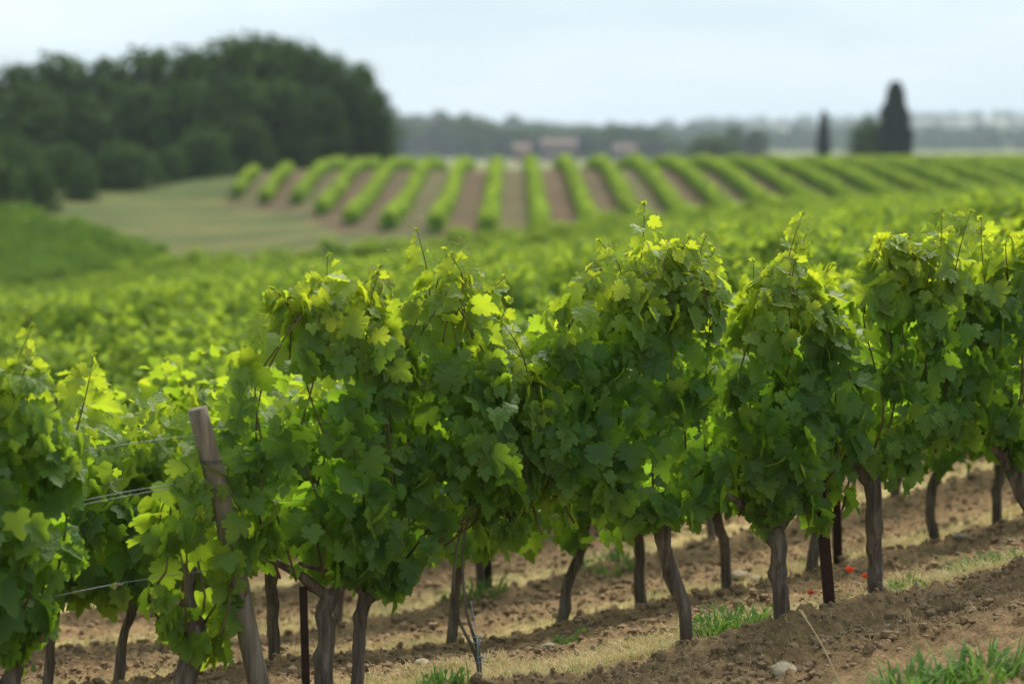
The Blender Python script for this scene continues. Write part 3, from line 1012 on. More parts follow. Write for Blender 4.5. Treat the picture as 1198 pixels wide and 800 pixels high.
def tree_meshes(H, W, seed, nleaf=3000, leaf=.38, low=.05, mat='tree_leaf', lobes=22, dome=False):
    rng = np.random.default_rng(seed)
    C, Rr = [], []
    for i in range(lobes):
        hz_ = low + (1 - low) * (i + .5) / lobes
        wz = math.sin(math.pi * min(1, (hz_ - low) / (1 - low) * .86 + .14)) ** .7
        if dome: wz = math.sqrt(max(.05, 1 - max(0, hz_) ** 2))
        a = i * 2.4 + rng.uniform(-.5, .5)
        r = rng.uniform(.12, .20) * W
        q = (W / 2 - r * .8) * wz * rng.uniform(.45, 1.0)
        C.append((math.cos(a) * q, math.sin(a) * q, min(hz_ * H, H - r * .85))); Rr.append(r * (.8 + .4 * wz))
    C.append((0, 0, H * .45)); Rr.append(W * .30)
    C.append((0, 0, H * .68)); Rr.append(W * .25)
    C = np.array(C); Rr = np.array(Rr)
    pk = Rr ** 2 / (Rr ** 2).sum()
    li = rng.choice(len(C), nleaf, p=pk)
    d = unit(rng.normal(0, 1, (nleaf, 3)))
    rad = rng.uniform(.68, 1.28, nleaf) * (1 + .18 * np.array([mnoise.noise((q[0] * 2.6 + i * 9.1, q[1] * 2.6, q[2] * 2.6)) for q, i in zip(d, li)]))
    pos = C[li] + d * (Rr[li] * rad)[:, None]
    nr_ = d + rng.normal(0, .45, (nleaf, 3)) + (0, 0, .25)
    tone = rng.uniform(0, 1, len(C))
    v, t, a = leaf_arrays(pos, nr_, rng.normal(0, 1, (nleaf, 3)), leaf * rng.uniform(.6, 1.3, nleaf), np.clip(tone[li] * .7 + rng.uniform(0, .4, nleaf), 0, 1), np.clip(rng.normal(.15, .25, nleaf), 0, 1), 'clump', rng)
    crown = np_mesh('crown', v, t, M[mat], a)
    mb = MB()
    mb.tube(spline([(0, 0, -.3), (rng.uniform(-.1, .1), 0, H * .2), (0, rng.uniform(-.2, .2), H * .5), (0, 0, H * .8)], 10), [.03 * H * (1 - .085 * i) for i in range(10)], 9, .06)
    for i in range(6):
        c = C[int(rng.integers(2, lobes))]
        z0 = c[2] * rng.uniform(.35, .6)
        mb.tube(spline([(0, 0, z0), (c[0] * .5, c[1] * .5, (z0 + c[2]) * .48), tuple(c)], 6), [.013 * H, .011 * H, .009 * H, .007 * H, .005 * H, .003 * H], 6, .05)
    return crown, mb.mesh('trunk', M['tree_bark'])


TV = [tree_meshes(10, 8.2, 41 + k) for k in range(5)]
TS = [tree_meshes(10, 16, 71 + k, 2600, .6, -.02, lobes=26, dome=True) for k in range(2)]


def place_tree(px, top, Y, k, label, group, wide=1.0, meshes=None, name='tree', cat_='tree', sink=.1):
    x = (px - 599) / F * Y
    z = gz1(x, Y)
    H = at(px, top, Y).z - z
    root = empty(name, (x, Y, z - sink), rr.uniform(0, 6.28))
    s = H / 10
    root.scale = (s * wide, s * wide, s)
    cr_, tk = (meshes or TV)[k]
    obj('crown', cr_, root); obj('trunk', tk, root)
    tag(root, label, cat_, group)
    return root


GW = 'trees of the dark wood'
mass = 'dark rounded tree merging into the blurred mass of the wood'
for i, (px, top, Y, w) in enumerate([(-150, 82, 172, 1.0), (-90, 76, 170, 1.0), (-30, 82, 168, 1.0), (25, 74, 172, 1.0), (76, 64, 172, 1.1), (128, 70, 170, 1.0), (180, 57, 172, 1.1), (232, 56, 170, 1.0),
                                      (278, 43, 168, 1.0), (308, 40, 171, 1.0), (345, 48, 168, 1.0), (382, 60, 166, .95), (422, 74, 164, .8)]):
    lab = mass
    if px == 308: lab = 'tallest dark tree topping the wood against the sky'
    if px == 422: lab = 'rightmost dark tree of the wood with a rounded edge against the sky'
    if px == 25: lab = 'dark tree at the top left corner of the wood, cut by the photo edge'
    place_tree(px, top, Y, i % 5, lab, GW, w * 1.02)
for i, (px, top, Y, w) in enumerate([(-110, 120, 150, 1.1), (-30, 118, 148, 1.1), (40, 100, 152, 1.1), (100, 112, 155, 1.1), (165, 98, 157, 1.1), (225, 95, 158, 1.1), (285, 88, 158, 1.0), (335, 95, 159, 1.0), (380, 105, 160, .95), (442, 106, 163, .85)]):
    place_tree(px, top, Y, (i + 2) % 5, mass if px != 442 else 'lower dark tree at the right foot of the wood, above the headland', GW, w)
for i, (px, top, Y, w) in enumerate([(-140, 178, 112, .9), (-70, 176, 114, .9), (-10, 182, 117, .9), (45, 190, 121, .8), (95, 192, 130, .8), (-60, 175, 130, 1.0), (10, 160, 134, 1.0), (75, 170, 139, 1.2), (145, 168, 141, 1.25), (200, 172, 147, 1.0), (240, 150, 151, 1.0), (290, 140, 155, 1.0), (345, 150, 158, 1.0), (395, 160, 160, .9), (435, 160, 163, .75)]):
    place_tree(px, top, Y, i % 2, 'paler green bush in front of the dark wood, beside the grass lane' if px == 145 else 'low dark bush along the foot of the wood', 'bushes at the foot of the wood', w * .9, TS, 'bush', 'bush')


def cypress(px, top, Y, wpx, seed, label):
    x = (px - 599) / F * Y
    z = gz1(x, Y)
    H = at(px, top, Y).z - z
    W = wpx / F * Y
    rng = np.random.default_rng(seed)
    n = int(500 * H)
    h = rng.uniform(0, 1, n) ** .85
    r = W / 2 * np.interp(h, [0, .06, .25, .5, .75, .9, 1], [.75, .95, 1, .88, .62, .46, .22]) * (1 + .12 * np.array([mnoise.noise((q * 7, seed, 0)) for q in h]))
    a = rng.uniform(0, 6.283, n)
    r = r * (1 + .42 * np.array([mnoise.noise((math.cos(b) * 2, math.sin(b) * 2, q * 9 + seed)) for b, q in zip(a, h)])) * np.sqrt(rng.uniform(.55, 1.05, n))
    pos = np.stack([np.cos(a) * r, np.sin(a) * r, .03 * H + h * H * .96], -1)
    nr_ = np.stack([np.cos(a), np.sin(a), np.full(n, .15)], -1) + rng.normal(0, .3, (n, 3))
    v, t, at_ = leaf_arrays(pos, nr_, rng.normal(0, .25, (n, 3)) + (0, 0, 1), rng.uniform(.22, .45, n), rng.uniform(0, 1, n), rng.uniform(0, .4, n), 'clump', rng)
    root = empty('cypress_tree', (x, Y, z))
    obj('crown', np_mesh('crown', v, t, M['cypress_leaf'], at_), root)
    mb = MB(); mb.tube([(0, 0, -.3), (0, 0, H * .5), (0, 0, H * .9)], [.16, .1, .03], 8)
    mb.build('trunk', M['tree_bark'], root)
    tag(root, label, 'cypress')


cypress(1045, 96, 260, 41, 3, 'tall dark cypress beside a round bush on the skyline')
cypress(962, 131, 300, 15, 5, 'small slim cypress standing alone on the skyline')
place_tree(1016, 140, 262, 0, 'round dark bush at the left foot of the tall cypress', None, .55, TS, 'bush', 'bush')
for px, top, Y, w, lab in [(858, 147, 620, 1.0, 'faint bluish round tree nearest the small cypress, beyond the crest'), (883, 150, 620, 1.2, 'faint bluish broad tree between the small cypress and its round neighbour, beyond the crest'),
                           (830, 160, 420, 1.6, 'low green bush peeping over the crest of the striped hillside')]:
    place_tree(px, top, Y, 1, lab, None, w, TS if w > 1.3 else TV)
hx = at(1165, 131, 2750)
root = empty('tree', (hx.x, 2750, hx.z - 14)); root.scale = (1.5, 1.5, 1.6)
obj('crown', TV[0][0], root); obj('trunk', TV[0][1], root)
tag(root, 'lone hazy tree sticking up from the far blue ridge at the right', 'tree')


# woods on the far hills and hedges in the plain (one mass)
def woods(name, spots, label, size, mat='tree_leaf'):
    rng = np.random.default_rng(len(spots))
    ps, ns, sz = [], [], []
    for (x, y, z, r) in spots:
        k = 26
        d = unit(rng.normal(0, 1, (k, 3)) + (0, -.2, .4))
        ps.append(np.array((x, y, z + r * .55)) + d * r * rng.uniform(.75, 1.05, (k, 1)) * (1, 1, .8)); ns.append(d + rng.normal(0, .3, (k, 3))); sz.append(np.full(k, r * .8) * rng.uniform(.6, 1.2, k))
    ps = np.concatenate(ps); ns = np.concatenate(ns); sz = np.concatenate(sz)
    n = len(ps)
    v, t, a = leaf_arrays(ps, ns, rng.normal(0, 1, (n, 3)), sz, rng.uniform(0, 1, n), rng.uniform(0, .4, n), 'clump', rng)
    tag(obj(name, np_mesh(name, v, t, M[mat], a)), label, 'woods', kind='stuff')


sp = []
for V in (HV, KV):
    for _ in range(1500):
        i, j = rr.randrange(1, 9), rr.randrange(0, V.shape[1])
        q = V[i, j]
        if mnoise.noise((q[0] * .004, q[1] * .006, 2)) > .12 and i < 6: continue
        sp.append((q[0] + rr.uniform(-12, 12), q[1] + rr.uniform(-30, 30), q[2] - 2, rr.uniform(4, 7.5)))
woods('distant_woods', sp, 'hazy bluish woods covering the far ridge', 6)
sp = []
for px in np.arange(440, 790, 2.2):
    top = np.interp(px, [440, 470, 480, 500, 530, 545, 560, 590, 640, 690, 700, 745, 775, 790], [150, 142, 146, 150, 142, 140, 148, 152, 153, 156, 152, 149, 156, 163]) + rr.uniform(-2, 2)
    Y = rr.uniform(800, 900) if px > 550 else rr.uniform(930, 1020)
    x = (px - 599) / F * Y
    g = gz1(x, Y); h = at(px, top, Y).z - g
    for hh in (0, .45, .75):
        sp.append((x + rr.uniform(-2, 2), Y + rr.uniform(-6, 6), g + h * hh - 1.5, max(1.6, h * .28)))
woods('distant_woods', sp, 'hazy green line of trees behind the village houses', 3)

# ------------------------------------------------------------------ village
def house(px0, px1, eave, ridge, Y, label, nwin, wall='plaster', base_py=None):
    x0, x1 = (px0 - 599) / F * Y, (px1 - 599) / F * Y
    zg = gz1((x0 + x1) / 2, Y)
    ze = at(px0, eave, Y).z - zg; zr = at(px0, ridge, Y).z - zg
    w = (x1 - x0) / 2; d = 4.0
    root = empty('house', ((x0 + x1) / 2, Y, zg))
    mb = MB(); mb.box(-w, w, -d, d, -1, ze)
    mb.add([(-w, -d, ze), (-w, d, ze), (-w, 0, zr - .05)], [(0, 2, 1)]); mb.add([(w, -d, ze), (w, d, ze), (w, 0, zr - .05)], [(0, 1, 2)])
    mb.build('wall', M[wall], root, False)
    e = .4
    sl = (zr - ze) / d
    rb = MB()
    for s in (-1, 1):
        rb.add([(-w - e, s * (d + e), ze - sl * e + .05), (w + e, s * (d + e), ze - sl * e + .05), (w + e, 0, zr + .05), (-w - e, 0, zr + .05),
                (-w - e, s * (d + e), ze - sl * e + .25), (w + e, s * (d + e), ze - sl * e + .25), (w + e, 0, zr + .25), (-w - e, 0, zr + .25)],
               [(0, 1, 2, 3), (4, 5, 6, 7), (0, 1, 5, 4), (0, 3, 7, 4), (1, 2, 6, 5)])
    rf = rb.build('roof', M['tile'], root, False)
    cb = MB(); cb.box(w * .4, w * .4 + .7, -.4, .4, zr - .6, zr + 1.0); cb.build('chimney', M['brick'], rf, False)
    for i in range(nwin):
        cx = -w + 2 * w * (i + .5) / nwin
        fb = MB()
        for (a, b, c_, e_) in ((cx - .6, cx - .5, .9, 2.2), (cx + .5, cx + .6, .9, 2.2), (cx - .5, cx + .5, .9, 1.0), (cx - .5, cx + .5, 2.1, 2.2)):
            fb.box(a, b, -d - .06, -d + .02, c_, e_)
        wi = fb.build('window', M['shutter'], root, False)
        pb = MB(); pb.box(cx - .5, cx + .5, -d - .025, -d + .02, 1.0, 2.1); pb.build('pane', M['glass'], wi, False)
    tag(root, label, 'house')


house(634, 674, 169, 163, 690, 'long pale pink house with a red tiled roof among trees beyond the crest', 4)
house(602, 620, 174, 169, 640, 'small low tiled house left of the long pink house', 2, 'brick')
house(718, 742, 175, 170, 660, 'low grey-pink roof right of the long house, just above the rows', 2)
house(484, 508, 160, 155, 960, 'pale house beside the church tower under hazy trees', 3)
Y = 950
xx = (513 - 599) / F * Y
zg = gz1(xx, Y)
hh = at(513, 140, Y).z - zg
hs_ = at(513, 132, Y).z - zg
root = empty('church_tower', (xx, Y, zg))
mb = MB(); mb.box(-1.9, 1.9, -1.9, 1.9, -1, hh); mb.build('tower', M['brick'], root, False)
mb = MB(); mb.box(-2.1, 2.1, -2.1, 2.1, hh, hh + .35); mb.build('cornice', M['plaster'], root, False)
mb = MB(); mb.add([(-1.8, -1.8, hh + .35), (1.8, -1.8, hh + .35), (1.8, 1.8, hh + .35), (-1.8, 1.8, hh + .35), (0, 0, hs_ + 1)], [(0, 1, 4), (1, 2, 4), (2, 3, 4), (3, 0, 4)])
mb.build('spire', M['slate'], root, False)
for s in (-.8, .8):
    mb = MB(); mb.box(s - .4, s + .4, -1.95, -1.85, hh - 2.6, hh - .8); mb.build('belfry_opening', M['glass'], root, False)
mb = MB(); mb.box(-9, -2.0, -3, 3, -1, hh * .5); mb.add([(-9.2, -3.2, hh * .5), (-1.95, -3.2, hh * .5), (-1.95, 0, hh * .66), (-9.2, 0, hh * .66), (-9.2, 3.2, hh * .5), (-1.95, 3.2, hh * .5)], [(0, 1, 2, 3), (3, 2, 5, 4), (0, 3, 4)])
mb.build('nave', M['plaster'], root, False)
tag(root, 'square brick church tower rising hazily from trees right of the wood', 'church tower')

# ------------------------------------------------------------------ post, stakes, wires
pb_ = row_xy(312, 0)
zb = gtop(*pb_)
pt = at(231, 478, row_xy(240, 0)[1] - .06)
base = Vector((at(318, 845, pb_[1] - .1).x, pb_[1] - .1, zb))
root = empty('wooden_post', base)
top = pt - base
wm_ = MB()
path = spline([Vector((.01, 0, -.15)), top * .3 + Vector((-.012, 0, 0)), top * .62 + Vector((.008, 0, 0)), top], 30)
wm_.tube(path, [.047 - .006 * i / 29 for i in range(30)], 22, .03, groove=.05, seed=4)
wm_.build('shaft', M['post'], root)
for f_ in (.885, .865, .70):
    i = int(f_ * 29)
    c = path[i]
    wb = MB()
    wb.tube([c + Vector((math.cos(q) * .046, math.sin(q) * .046, .003 * math.sin(q * .5) + .002 * q - .02)) for q in np.linspace(0, 12.6, 40)], .0022, 6)
    wb.build('wire_wrap', M['wire'], root)
tag(root, 'leaning weathered round wooden post bound with wire at the gap in the front row', 'post')

WG = 'trellis wires strung left of the wooden post'


def wire(pts, label, r=.0016):
    b = pts[0]
    root = MB()
    root.tube(spline([p - b for p in pts], 14), r, 6)
    o = root.build('trellis_wire', M['wire'])
    o.location = b
    tag(o, label, 'wire', WG)


def rowpt(px, py, dy=0.0):
    X, Y = row_xy(px, 0)
    return at(px, py, Y + dy)


for y0, y1, y2, lab in ((534, 516, 508, 'uppermost trellis wire running left from the neck of the wooden post'), (592, 571, 560, 'upper strand of the double trellis wire at mid height of the post'),
                        (597, 576, 563, 'lower strand of the double trellis wire at mid height of the post'), (697, 677, 664, 'lowest trellis wire, passing the shaggy stump')):
    wire([rowpt(-150, y0 + 48, -.05), rowpt(65, y0, -.06), rowpt(165, y1 + 1, -.07), rowpt(238 + (y2 - 508) * .2, y2, -.11)], lab)
for py, lab in ((500, 'upper trellis wire inside the front row canopy right of the post'), (590, 'lower trellis wire inside the front row canopy right of the post')):
    wire([rowpt(245, py, 0), rowpt(600, py - 20, 0), rowpt(1000, py - 65, 0), rowpt(1300, py - 95, 0)], lab)


def stake(px0, py0, px1, py1, n, label, w=.028):
    X0, Y0 = row_xy(px0, n)
    b = Vector((X0, Y0, gtop(X0, Y0) - .15))
    X1, Y1 = row_xy(px1, n)
    t_ = at(px1, py1, Y1) - b
    root = MB()
    # angle-iron section swept from base to top
    sec = [(-w / 2, -w / 2), (w / 2, -w / 2), (w / 2, -w / 2 + .005), (-w / 2 + .005, -w / 2 + .005), (-w / 2 + .005, w / 2), (-w / 2, w / 2)]
    V = [(x, y, 0) for x, y in sec] + [(x + t_.x, y + t_.y, t_.z) for x, y in sec]
    root.add(V, [(i, (i + 1) % 6, (i + 1) % 6 + 6, i + 6) for i in range(6)] + [tuple(range(5, -1, -1)), tuple(range(6, 12))])
    o = root.build('metal_stake', M['rust'], None, False)
    o.location = b
    o['label'] = label; o['category'] = 'stake'; o['group'] = 'rusty metal stakes among the vines'


stake(357, 835, 355, 685, 0, 'reddish rusty stake between the wooden post and the twin dark trunks', .034)
stake(978, 715, 955, 520, 0, 'dark leaning stake beside the short thick vine trunk', .052)
stake(984, 672, 976, 500, 1, 'dark upright stake just behind the leaning one', .05)
stake(572, 698, 568, 560, 2, 'thin blurred stake right of the string-tied young vine', .05)

# ------------------------------------------------------------------ things on the ground
# soil clods
rng = np.random.default_rng(77)
ico = []
import bmesh
bm = bmesh.new(); bmesh.ops.create_icosphere(bm, subdivisions=1, radius=1)
IV = np.array([v.co for v in bm.verts]); IT = np.array([[v.index for v in f.verts] for f in bm.faces]); bm.free()
Vs, Ts = [], []
b = 0
nclod = 0
while nclod < 16000:
    px = rng.uniform(-80, 1280)
    w = rng.uniform(-.55, 3.0)
    t = (px - 599) / F
    X = t * (ROW0 + w * ROWD) / (1 - SL * t); Y = ROW0 + w * ROWD + SL * X
    fr = w - math.floor(w)
    if w > 0 and abs(fr - .13) < .1 and rng.uniform() < .85: continue
    r = .010 * rng.pareto(1.9) + .008
    if r > .032: continue
    z = gtop(X, Y)
    sc = np.array((r * rng.uniform(.8, 1.3), r * rng.uniform(.8, 1.3), r * rng.uniform(.7, 1.1)))
    an = rng.uniform(0, 6.28)
    v = IV * (1 + rng.uniform(-.35, .3, (len(IV), 1))) * sc
    v = np.stack([v[:, 0] * math.cos(an) - v[:, 1] * math.sin(an), v[:, 0] * math.sin(an) + v[:, 1] * math.cos(an), v[:, 2]], -1) + (X, Y, z + r * .15)
    Vs.append(v); Ts.append(IT + b); b += len(v); nclod += 1
o = obj('soil_clods', np_mesh('soil_clods', np.concatenate(Vs), np.concatenate(Ts), M['clod'], smooth=False))
tag(o, 'crumbly brown soil clods strewn over the tilled ground', 'soil', kind='stuff')


def blades(pos, h, lean, w, rng, az=None):
    """tapering bent blades; returns verts, tris"""
    n = len(pos)
    az = rng.uniform(0, 6.283, n) if az is None else az
    dirv = np.stack([np.cos(az), np.sin(az), np.zeros(n)], -1)
    sd_ = np.stack([-np.sin(az), np.cos(az), np.zeros(n)], -1)
    ks = np.array([0, .4, .75, 1.0]); ws = np.array([1, .8, .5, .04])
    V = []
    for k, ww in zip(ks, ws):
        c = pos + dirv * (lean * h * k ** 1.8)[:, None] + np.array((0, 0, 1)) * (h * k * (1 - .35 * lean * k))[:, None]
        V.append(c - sd_ * (w * ww)[:, None]); V.append(c + sd_ * (w * ww)[:, None])
    V = np.stack(V, 1)
    q = np.array([(0, 1, 3), (0, 3, 2), (2, 3, 5), (2, 5, 4), (4, 5, 7), (4, 7, 6)])
    T = (q[None] + (np.arange(n) * 8)[:, None, None]).reshape(-1, 3)
    return V.reshape(-1, 3), T


# dry grass on the untilled strips behind each row
P_, Hh, Gr = [], [], []
tries = 0
while len(P_) < 30000 and tries < 120000:
    tries += 1
    px = rng.uniform(-80, 1280)
    w = rng.uniform(.02, .27) + (0 if rng.uniform() < .62 else (1 if rng.uniform() < .6 else 2))
    t = (px - 599) / F
    X = t * (ROW0 + w * ROWD) / (1 - SL * t); Y = ROW0 + w * ROWD + SL * X
    den = .75 + .9 * pnoise(X, Y, 2.3, 7.0)
    if rng.uniform() > den: continue
    P_.append((X, Y)); Hh.append(rng.uniform(.03, .09) * (1 + .6 * pnoise(X, Y, 1.0, 3.3))); Gr.append(1.0 if rng.uniform() < .08 + .5 * max(0, pnoise(X, Y, 1.7, 11.0)) else 0.0)
# scattered straws on the tilled soil in front
for _ in range(4500):
    X = rng.uniform(-2.4, 3); w = rng.uniform(-.5, -.03) if rng.uniform() < .5 else rng.uniform(.2, 2.0); Y = ROW0 + w * ROWD + SL * X
    P_.append((X, Y)); Hh.append(rng.uniform(.015, .05)); Gr.append(0.0)
P_ = np.array(P_)
Z_ = np.array([gtop(x, y) for x, y in P_])
n = len(P_)
v, t = blades(np.stack([P_[:, 0], P_[:, 1], Z_ - .004], -1), np.array(Hh), rng.uniform(.3, 1.6, n), np.full(n, .0022), rng)
o = obj('dry_grass', np_mesh('dry_grass', v, t, M['straw'], {'rnd': np.repeat(rng.uniform(0, 1, n), 8), 'youth_glow': np.repeat(np.array(Gr), 8)}))
tag(o, 'bleached dry grass on the untilled strips behind each row', 'grass', kind='stuff')


def weed(x, y, r, n, h, seed, label, wid=.006, group='green weeds on the soil'):
    rg = np.random.default_rng(seed)
    z = gtop(x, y)
    pr = r * np.sqrt(rg.uniform(0, 1, n)); pa = rg.uniform(0, 6.283, n)
    pos = np.stack([np.cos(pa) * pr, np.sin(pa) * pr, np.array([gtop(x + math.cos(a) * q, y + math.sin(a) * q) - z - .01 for a, q in zip(pa, pr)])], -1)
    v, t = blades(pos, h * rg.uniform(.5, 1.45, n), rg.uniform(.2, 1.2, n), wid * rg.uniform(.6, 1.5, n), rg, pa + rg.normal(0, .7, n))
    nl = n // 4
    i = rg.choice(n, nl)
    lp_ = pos[i] + np.stack([rg.normal(0, .015, nl), rg.normal(0, .015, nl), rg.uniform(.2, .9, nl) * h], -1)
    v2, t2, a2 = leaf_arrays(lp_, rg.normal(0, .5, (nl, 3)) + (0, -.4, .7), rg.normal(0, .8, (nl, 3)), rg.uniform(.012, .03, nl), rg.uniform(0, 1, nl), rg.uniform(0, .8, nl), 'low', rg)
    V = np.concatenate([v, v2]); T = np.concatenate([t, t2 + len(v)])
    at_ = {'rnd': np.concatenate([np.repeat(rg.uniform(0, 1, n), 8), a2['rnd']]), 'youth_glow': np.concatenate([np.repeat(rg.uniform(0, .8, n), 8), a2['youth_glow']])}
    o = obj('weed', np_mesh('weed', V, T, M['weed'], at_))
    o.location = (x, y, z)
    tag(o, label, 'weed', group)


def onrow(px, w):
    t = (px - 599) / F
    X = t * (ROW0 + w * ROWD) / (1 - SL * t)
    return X, ROW0 + w * ROWD + SL * X


WD = [(850, .10, .16, 150, .13, 'largest green grassy weed clump, between the slanting trunk and the short thick trunk'),
      (895, .12, .08, 50, .08, 'low weed tuft touching the left side of the short thick trunk'),
      (1065, .14, .10, 70, .09, 'weed tuft just right of the grey trunk near the poppies'),
      (1150, .22, .16, 120, .09, 'wide low weed patch near the right edge below the dark canopy'),
      (1192, .16, .10, 70, .10, 'weed tuft cut by the right edge on the soil bank'),
      (1120, .16, .06, 35, .06, 'tiny single weed on the straw strip right of the grey trunk'),
      (520, -.02, .12, 110, .10, 'green weeds at the bottom edge left of the string-tied young vine'),
      (500, .03, .06, 50, .08, 'small weed tuft in front of the slim twin trunk'),
      (605, .12, .10, 60, .05, 'low weed on the straw right of the young vine'),
      (665, .6, .08, 60, .07, 'weed at the foot of the dark right-slanting blurred trunk'),
      (80, .1, .14, 90, .09, 'grey-green weed patch under the wire gap at lower left'),
      (555, 1.95, .2, 120, .12, 'blurred green weeds behind the thin far stake'),
      (720, 1.9, .2, 110, .10, 'blurred green weeds between two far trunks')]
for i, (px, w, r, n, h, lab) in enumerate(WD):
    X, Y = onrow(px, w)
    weed(X, Y, r, n, h, 500 + i, lab)
# blurred weeds along the bottom right edge, near the camera
for i, (px, Y, r, n, h, lab) in enumerate([(1075, 9.35, .22, 150, .12, 'broad blurred weeds along the bottom edge, left of the corner'), (1160, 9.45, .20, 150, .12, 'blurred weeds filling the bottom right corner'),
                                            (1010, 9.25, .08, 30, .08, 'few blurred weed blades at the bottom edge right of the dry stalk')]):
    weed((px - 599) / F * Y, Y, r, n, h, 560 + i, lab, .009)

# withered tuft, dry stalks
def tuft(px, w, n, r, h, name, mat, label, seed, wid=.0018):
    X, Y = onrow(px, w)
    rg = np.random.default_rng(seed)
    z = gtop(X, Y)
    pr = r * rg.uniform(0, 1, n); pa = rg.uniform(0, 6.283, n)
    pos = np.stack([np.cos(pa) * pr, np.sin(pa) * pr, np.full(n, -.02)], -1)
    v, t = blades(pos, h * rg.uniform(.5, 1.1, n), rg.uniform(.3, 1.5, n), np.full(n, wid), rg, pa + rg.normal(0, .5, n))
    o = obj(name, np_mesh(name, v, t, mat, {'rnd': np.repeat(rg.uniform(0, 1, n), 8), 'youth_glow': np.zeros(n * 8)}))
    o.location = (X, Y, z)
    tag(o, label, 'dry grass')


M['withered'] = leaf_material('withered_grass', (0.10, 0.065, 0.04), (0.2, 0.14, 0.085), (0.2, 0.15, 0.09), (0.12, 0.08, 0.05), (0.2, 0.15, 0.09), .2, .8, .1)
tuft(1122, -.30, 220, .05, .11, 'withered_tuft', M['withered'], 'reddish-brown withered grass tuft on the tilled soil at lower right', 5)
tuft(935, -.20, 160, .10, .06, 'dry_grass_tuft', M['straw'], 'pale flattened dry grass tuft left of the long dry stalk', 6)
M['stalk'] = simple_mat('dry_stalk', [(.3, (0.34, 0.26, 0.13)), (.7, (0.48, 0.39, 0.22))], 12, .8, 0)


def stalk(pts, r, label):
    p = [Vector(q) for q in pts]
    mb = MB()
    pa = spline([q - p[0] for q in p], 16)
    mb.tube(pa, [r * (1 - .5 * i / 15) for i in range(16)], 6)
    # seed head
    for i in range(12):
        c = pa[-1] * (1 - .012 * i) if False else pa[15] + (pa[13] - pa[15]) * (i / 12 * .9)
        for s in (-1, 1):
            mb.tube([c, c + (pa[15] - pa[13]).normalized() * .012 + Vector((s * .006, 0, .003))], [.0018, .0006], 4)
    o = mb.build('dry_stalk', M['stalk'])
    o.location = p[0]
    tag(o, label, 'dry stalk')


yb = 9.75
stalk([(at(985, 806, yb).x, yb, gtop(at(985, 806, yb).x, yb) - .01), at(962, 755, yb + .05), at(938, 716, yb + .1)], .0042, 'long bleached grass stalk leaning left in the bottom foreground')
stalk([(at(1075, 800, 9.9).x, 9.9, gtop(at(1075, 800, 9.9).x, 9.9)), at(1068, 750, 9.9), at(1063, 715, 9.92)], .0018, 'thin faint upright grass stem left of the withered tuft')


# stones
def stone(px, w, r, label, seed, flat=.6):
    X, Y = onrow(px, w)
    rg = random.Random(seed)
    bm_ = bmesh.new()
    bmesh.ops.create_icosphere(bm_, subdivisions=3, radius=1)
    for v_ in bm_.verts:
        k = 1 + .28 * mnoise.noise(v_.co * 1.3 + Vector((seed, 0, 0))) + .07 * mnoise.noise(v_.co * 4 + Vector((0, seed, 0)))
        v_.co = Vector((v_.co.x * r * 1.25 * k, v_.co.y * r * k, v_.co.z * r * flat * k))
    me = bpy.data.meshes.new('stone'); bm_.to_mesh(me); bm_.free()
    for p_ in me.polygons: p_.use_smooth = True
    me.materials.append(M['stone'])
    o = obj('stone', me)
    o.location = (X, Y, gtop(X, Y) + r * flat * .35); o.rotation_euler = (rg.uniform(-.2, .2), rg.uniform(-.2, .2), rg.uniform(0, 6))
    tag(o, label, 'stone', 'pale stones in the soil')


for i, (px, w, r, lab) in enumerate([(922, -.44, .055, 'large pale stone at the bottom edge left of the dry stalk'), (1172, -.02, .032, 'pale stone embedded in the soil bank at the right'),
                                      (868, 1.25, .05, 'blurred pale stone left of the short thick trunk, behind the row'), (892, 1.12, .045, 'blurred pale stone nearest the short thick trunk, behind the row'),
                                      (492, .42, .035, 'small pale stone left of the young vine canes'), (642, .45, .03, 'small pale stone at the foot of the right-slanting blurred trunk'),
                                      (1128, .9, .04, 'blurred stone under the right canopy'), (1045, -.25, .018, 'pebble on the tilled soil left of the withered tuft')]):
    stone(px, w, r, lab, i + 1)


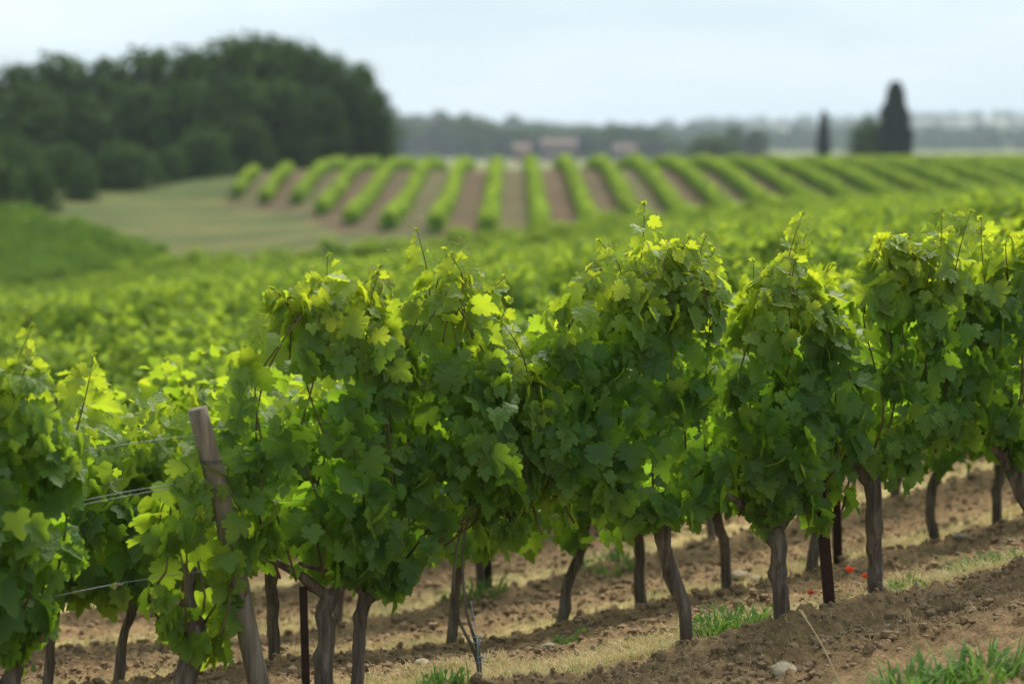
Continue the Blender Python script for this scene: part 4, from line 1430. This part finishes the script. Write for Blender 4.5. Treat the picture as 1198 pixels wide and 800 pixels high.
# poppies
def poppy(px, py, w, label, seed, s=.024):
    X, Y = onrow(px, w)
    z = gtop(X, Y)
    head = at(px, py, Y) - Vector((X, Y, z))
    head.z = max(head.z, .06)
    root = empty('poppy', (X, Y, z))
    mb = MB(); mb.tube(spline([(0, 0, -.01), (.008, 0, head.z * .6), tuple(head)], 8), .0016, 5); mb.build('stem', M['tendril'], root)
    rs = random.Random(seed)
    for k in range(4):
        pm = MB()
        a0 = k * math.pi / 2 + rs.uniform(-.2, .2)
        V = []; nn, mm = 7, 5
        for i in range(mm):
            for j in range(nn):
                f_ = i / (mm - 1); g_ = (j / (nn - 1) - .5) * 1.9
                rad = s * f_ ** .8 * (1 + .1 * math.sin(j * 2.1 + k))
                V.append((head.x + math.cos(a0 + g_) * rad, head.y + math.sin(a0 + g_) * rad, head.z + s * (.15 + .9 * f_ ** 2 * (1 - .25 * abs(g_))) + (.002 if k % 2 else 0)))
        pm.add(V, [(i * nn + j, i * nn + j + 1, (i + 1) * nn + j + 1, (i + 1) * nn + j) for i in range(mm - 1) for j in range(nn - 1)])
        pm.build('petal', M['petal'], root)
    hb = MB(); hb.tube([head + Vector((0, 0, .003)), head + Vector((0, 0, .012)), head + Vector((0, 0, .016))], [.003, .005, .002], 8); hb.build('seed_head', M['dark'], root)
    tag(root, label, 'poppy', 'red poppies by the vine row')


poppy(994, 670, .30, 'open red poppy just right of the dark stakes', 1, .026)
poppy(1013, 677, .24, 'red poppy close to the left side of the grey trunk', 2, .022)
poppy(948, 724, -.06, 'small reddish poppy lying low at the foot of the short thick trunk', 3, .017)

# ------------------------------------------------------------------ haze
hb = MB()
zlo = float(ZZ.min()) - 1.0
zhi = max(float(HV[..., 2].max()) + 14, 30.0)
hb.box(-7600, 7600, -60, 4700, zlo, zhi)
o = hb.build('haze', None, None, False)
m, nt, out = mat_base('haze')
vol = N(nt, 'ShaderNodeVolumePrincipled')
vol.inputs['Color'].default_value = (0.80, 0.90, 1.0, 1)
vol.inputs['Density'].default_value = 0.00021
nt.links.new(vol.outputs[0], out.inputs['Volume'])
o.data.materials.append(m)
tag(o, 'pale blue haze filling the air towards the far hills', 'haze', kind='stuff')
print('zrange', zlo, zhi, 'vines', count, 'far', len(far_parts), 'left', len(lp))
